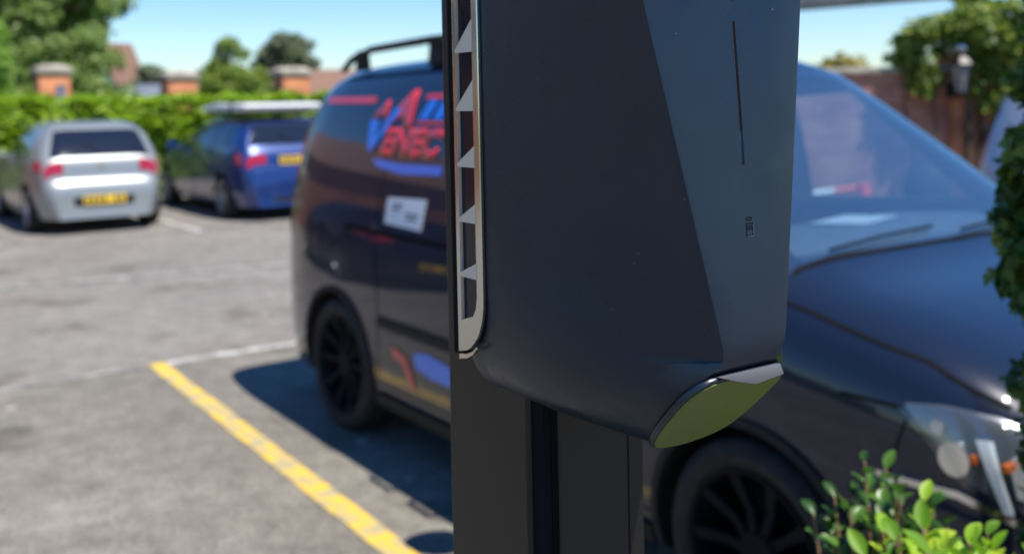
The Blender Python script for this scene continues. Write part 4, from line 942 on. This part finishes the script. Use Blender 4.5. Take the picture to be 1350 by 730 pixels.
# back shell round the post
b = MB(); b.prism([(-.098,WC-.0845),(-.0795,WC-.0855),(-.0795,-.0008),(-.098,-.0008)], 2, 1.381, 1.775); b.prism([(-.098,.1138),(-.0795,.1138),(-.0795,WC+.0855),(-.098,WC+.0845)], 2, 1.381, 1.775)
b.build('back_shell', M['groove'], chg, bevel=.0015)
# bezel with vents, each side
def bezel(sg):
    y0 = WC+sg*.0866; y1 = WC+sg*.0905
    za, zb_ = 1.3865, 1.775
    out = [(-.0795,zb_),(-.0795,za)]+[(-.0795+.0415*math.sin(a)*1.0, za+.052*(1-math.cos(a))) for a in np.linspace(.35,math.pi/2,9)]+[(-.038,zb_)]
    b = MB(); b.prism([(x,z) for x,z in out], 1, min(y0,y1), max(y0,y1)); bz = b.build('vent_bezel', M['bezel'], chg, bevel=.0008)
    cuts = []; recs = MB(); led = MB()
    Z = [1.750,1.701,1.652,1.601,1.552,1.5035,1.455]; dg = [.026,.025,.0235,.0155,.0135,.0105]
    tl, tr = -.0735,-.0470
    for i in range(7):
        if i < 6: poly = [(tl,Z[i]),(tr,Z[i]),(tr,Z[i+1]+.003+dg[i]),(tl,Z[i+1]+.003)]
        else: poly = [(tl,Z[i]),(tr,Z[i]),(tr,1.440),(tr-.002,1.429),(tr-.007,1.4215),(tl,1.4155)]
        c = MB(); c.prism(poly, 1, min(y0,y1)-.003, max(y0,y1)+.003); cuts.append(c.build('cut', M['ledge']))
    apply_bool(bz, cuts)
    for i in range(6):
        bot = Z[i+1]; c = MB()
        c.prism([(tl-.0006,bot+.0026),(tr+.0006,bot+dg[i]+.0026),(tr+.0006,bot-.0004),(tl-.0006,bot-.0004)], 1, y1-sg*.0006, y1+sg*.0004); c.build('vent_ledge', M['ledge'], chg)
    bz.data.shade_flat()
    b = MB(); b.prism([(x*.985-.0009,z+.001) for x,z in out], 1, WC+sg*.0862, WC+sg*.0872); b.build('vent_backing', M['recess'], chg)
    b = MB(); b.prism([(-.0795,1.3795),(-.0795,1.3850),(-.067,1.3868),(-.057,1.3905),(-.0505,1.3955),(-.0498,1.3935),(-.056,1.3875),(-.066,1.3825)], 1, min(y0,y1)+.0003, max(y0,y1)-.0003); b.build('lower_bezel', M['bezel'], chg, bevel=.0006)
bezel(-1); bezel(1)
# bottom cap on the 45 degree face
c45 = math.sqrt(.5)
def cap_poly(scale=1., inset=0.):
    H = [(.0,.0085),(.033,.0085),(.046,.016),(.0525,.030),(.0522,.045),(.0510,.062),(.0485,.079),(.0430,.095),(.030,.1045),(.013,.108),(0,.109)]
    cx0, cy0 = 0, .056
    H = [(a*(1-inset/.05), cy0+(s_-cy0)*(1-inset/.052)) for a, s_ in H]
    return [(a, s_) for a, s_ in H]+[(-a, s_) for a, s_ in H[1:-1]][::-1]
def cap_piece(name, inset, o0, o1, m, bev):
    P2 = chaikin(cap_poly(1, inset)+[cap_poly(1, inset)[0]], 1)[:-1]; b = MB(); V = []; n = len(P2)
    for o_ in (o0, o1):
        for a, s_ in P2: V.append((.1855-s_*c45+o_*c45, WC-.003+a, 1.4165-s_*c45-o_*c45))
    F = [tuple(range(n))[::-1], tuple(range(n,2*n))]+[(i,(i+1)%n,n+(i+1)%n,n+i) for i in range(n)]
    b.add(V, F); return b.build(name, m, chg, bevel=bev)
cp = cap_piece('bottom_cap', 0, .0010, .0052, M['casing'], .0010)
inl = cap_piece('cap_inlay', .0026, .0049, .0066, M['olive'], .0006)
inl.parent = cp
# silver lip along the front edge
b = MB(); a0, a1 = WC-.034, WC+.030
V = [(.1795,a0,1.4085),(.1795,a1,1.4085),(.1800,a1+.004,1.400),(.1800,WC+.004,1.3975),(.1800,WC-.012,1.4015)]
V2 = [(x+.0042,y,z+.0003) for x,y,z in V]; V2[0] = (.1842,a0,1.4090); V2[1] = (.1842,a1,1.4090)
n = 5; b.add(V+V2, [tuple(range(n))[::-1], tuple(range(n,2*n))]+[(i,(i+1)%n,n+(i+1)%n,n+i) for i in range(n)]); o = b.build('cap_lip', M['lip'], chg, bevel=.0006); o.parent = cp
# light strip, dot and contactless symbol on the front face
fdir = Vector((.1641-.1886, 0, .26)).normalized(); fnrm = Vector((fdir.z,0,-fdir.x))
def fpt(w_, z, off=0.): return Vector((lin(z,1.68,.1641,1.42,.1886), w_, z))+fnrm*off
def fribbon(b, pts, wd, off, th=.0004, mi=0):
    V = []; 
    for (w_, z), (sx_, sz) in pts: V += [fpt(w_-sx_*wd/2, z-sz*wd/2, off), fpt(w_+sx_*wd/2, z+sz*wd/2, off), fpt(w_+sx_*wd/2, z+sz*wd/2, off-th), fpt(w_-sx_*wd/2, z-sz*wd/2, off-th)]
    F = []; m_ = len(pts)
    for i in range(m_-1):
        for j in range(4): F.append((i*4+j,i*4+(j+1)%4,(i+1)*4+(j+1)%4,(i+1)*4+j))
    F += [(3,2,1,0),tuple((m_-1)*4+j for j in range(4))]; b.add(V, F, mi)
def fline(b, pts, wd, off=.0003, mi=0):
    Q = []
    for i, p in enumerate(pts):
        a = pts[max(i-1,0)]; c = pts[min(i+1,len(pts)-1)]; d = Vector((c[0]-a[0],c[1]-a[1])).normalized(); Q.append((p,(-d.y,d.x)))
    fribbon(b, Q, wd, off, .0005, mi)
b = MB(); fline(b, [(.0612,1.6640),(.0599,1.583)], .0028, .0004); fline(b, [(.0599,1.5828),(.0593,1.5585)], .0025, .0004, mi=1)
b.build('light_strip', [M['led'], M['led_blue']], chg)
b = MB(); fline(b, [(.0597,1.6640),(.0581,1.5580)], .0003, .0002); o = b.build('strip_edge', M['lip'], chg)
b = MB(); fline(b, [(.0612,1.6835),(.0612,1.6800)], .0026, .0003); fline(b, [(.0612,1.74),(.0612,1.72)], .0021); b.build('status_dot', M['led'], chg)
b = MB(); wc, zc = .0600, 1.5115
for o_, h_, m_ in ((0,0,0),):
    rr_ = [(wc-.0034,zc-.0048),(wc-.0034,zc+.0040),(wc+.0034,zc+.0040),(wc+.0034,zc-.0048),(wc-.0034,zc-.0048)]
    for p_, q_ in zip(rr_[:-1], rr_[1:]): fline(b, [p_,q_], .0007)
    fline(b, [(wc-.0018,zc+.0028),(wc-.0018,zc-.0010)], .0006); fline(b, [(wc,zc+.0028),(wc,zc-.0010)], .0006); fline(b, [(wc+.0018,zc+.0028),(wc+.0018,zc-.0010)], .0006)
for r_ in (.0024,.0044,.0064)[:2]:
    fline(b, [(wc+r_*math.sin(a), zc+.0046+r_*math.cos(a)*.9) for a in np.linspace(-.95,.95,9)], .0007)
b.build('contactless_symbol', M['emboss'], chg)
b = MB()
rr_ = [(wc-.0029,zc-.0053),(wc+.0039,zc-.0053),(wc+.0039,zc+.0036)]
for p_, q_ in zip(rr_[:-1], rr_[1:]): fline(b, [p_,q_], .0004, .0002)
fline(b, [(wc+.0003+.0049*math.sin(a), zc+.0040+.0049*math.cos(a)*.9) for a in np.linspace(-.8,.95,9)], .0004, .0002)
b.build('symbol_edge', M['lip'], chg)
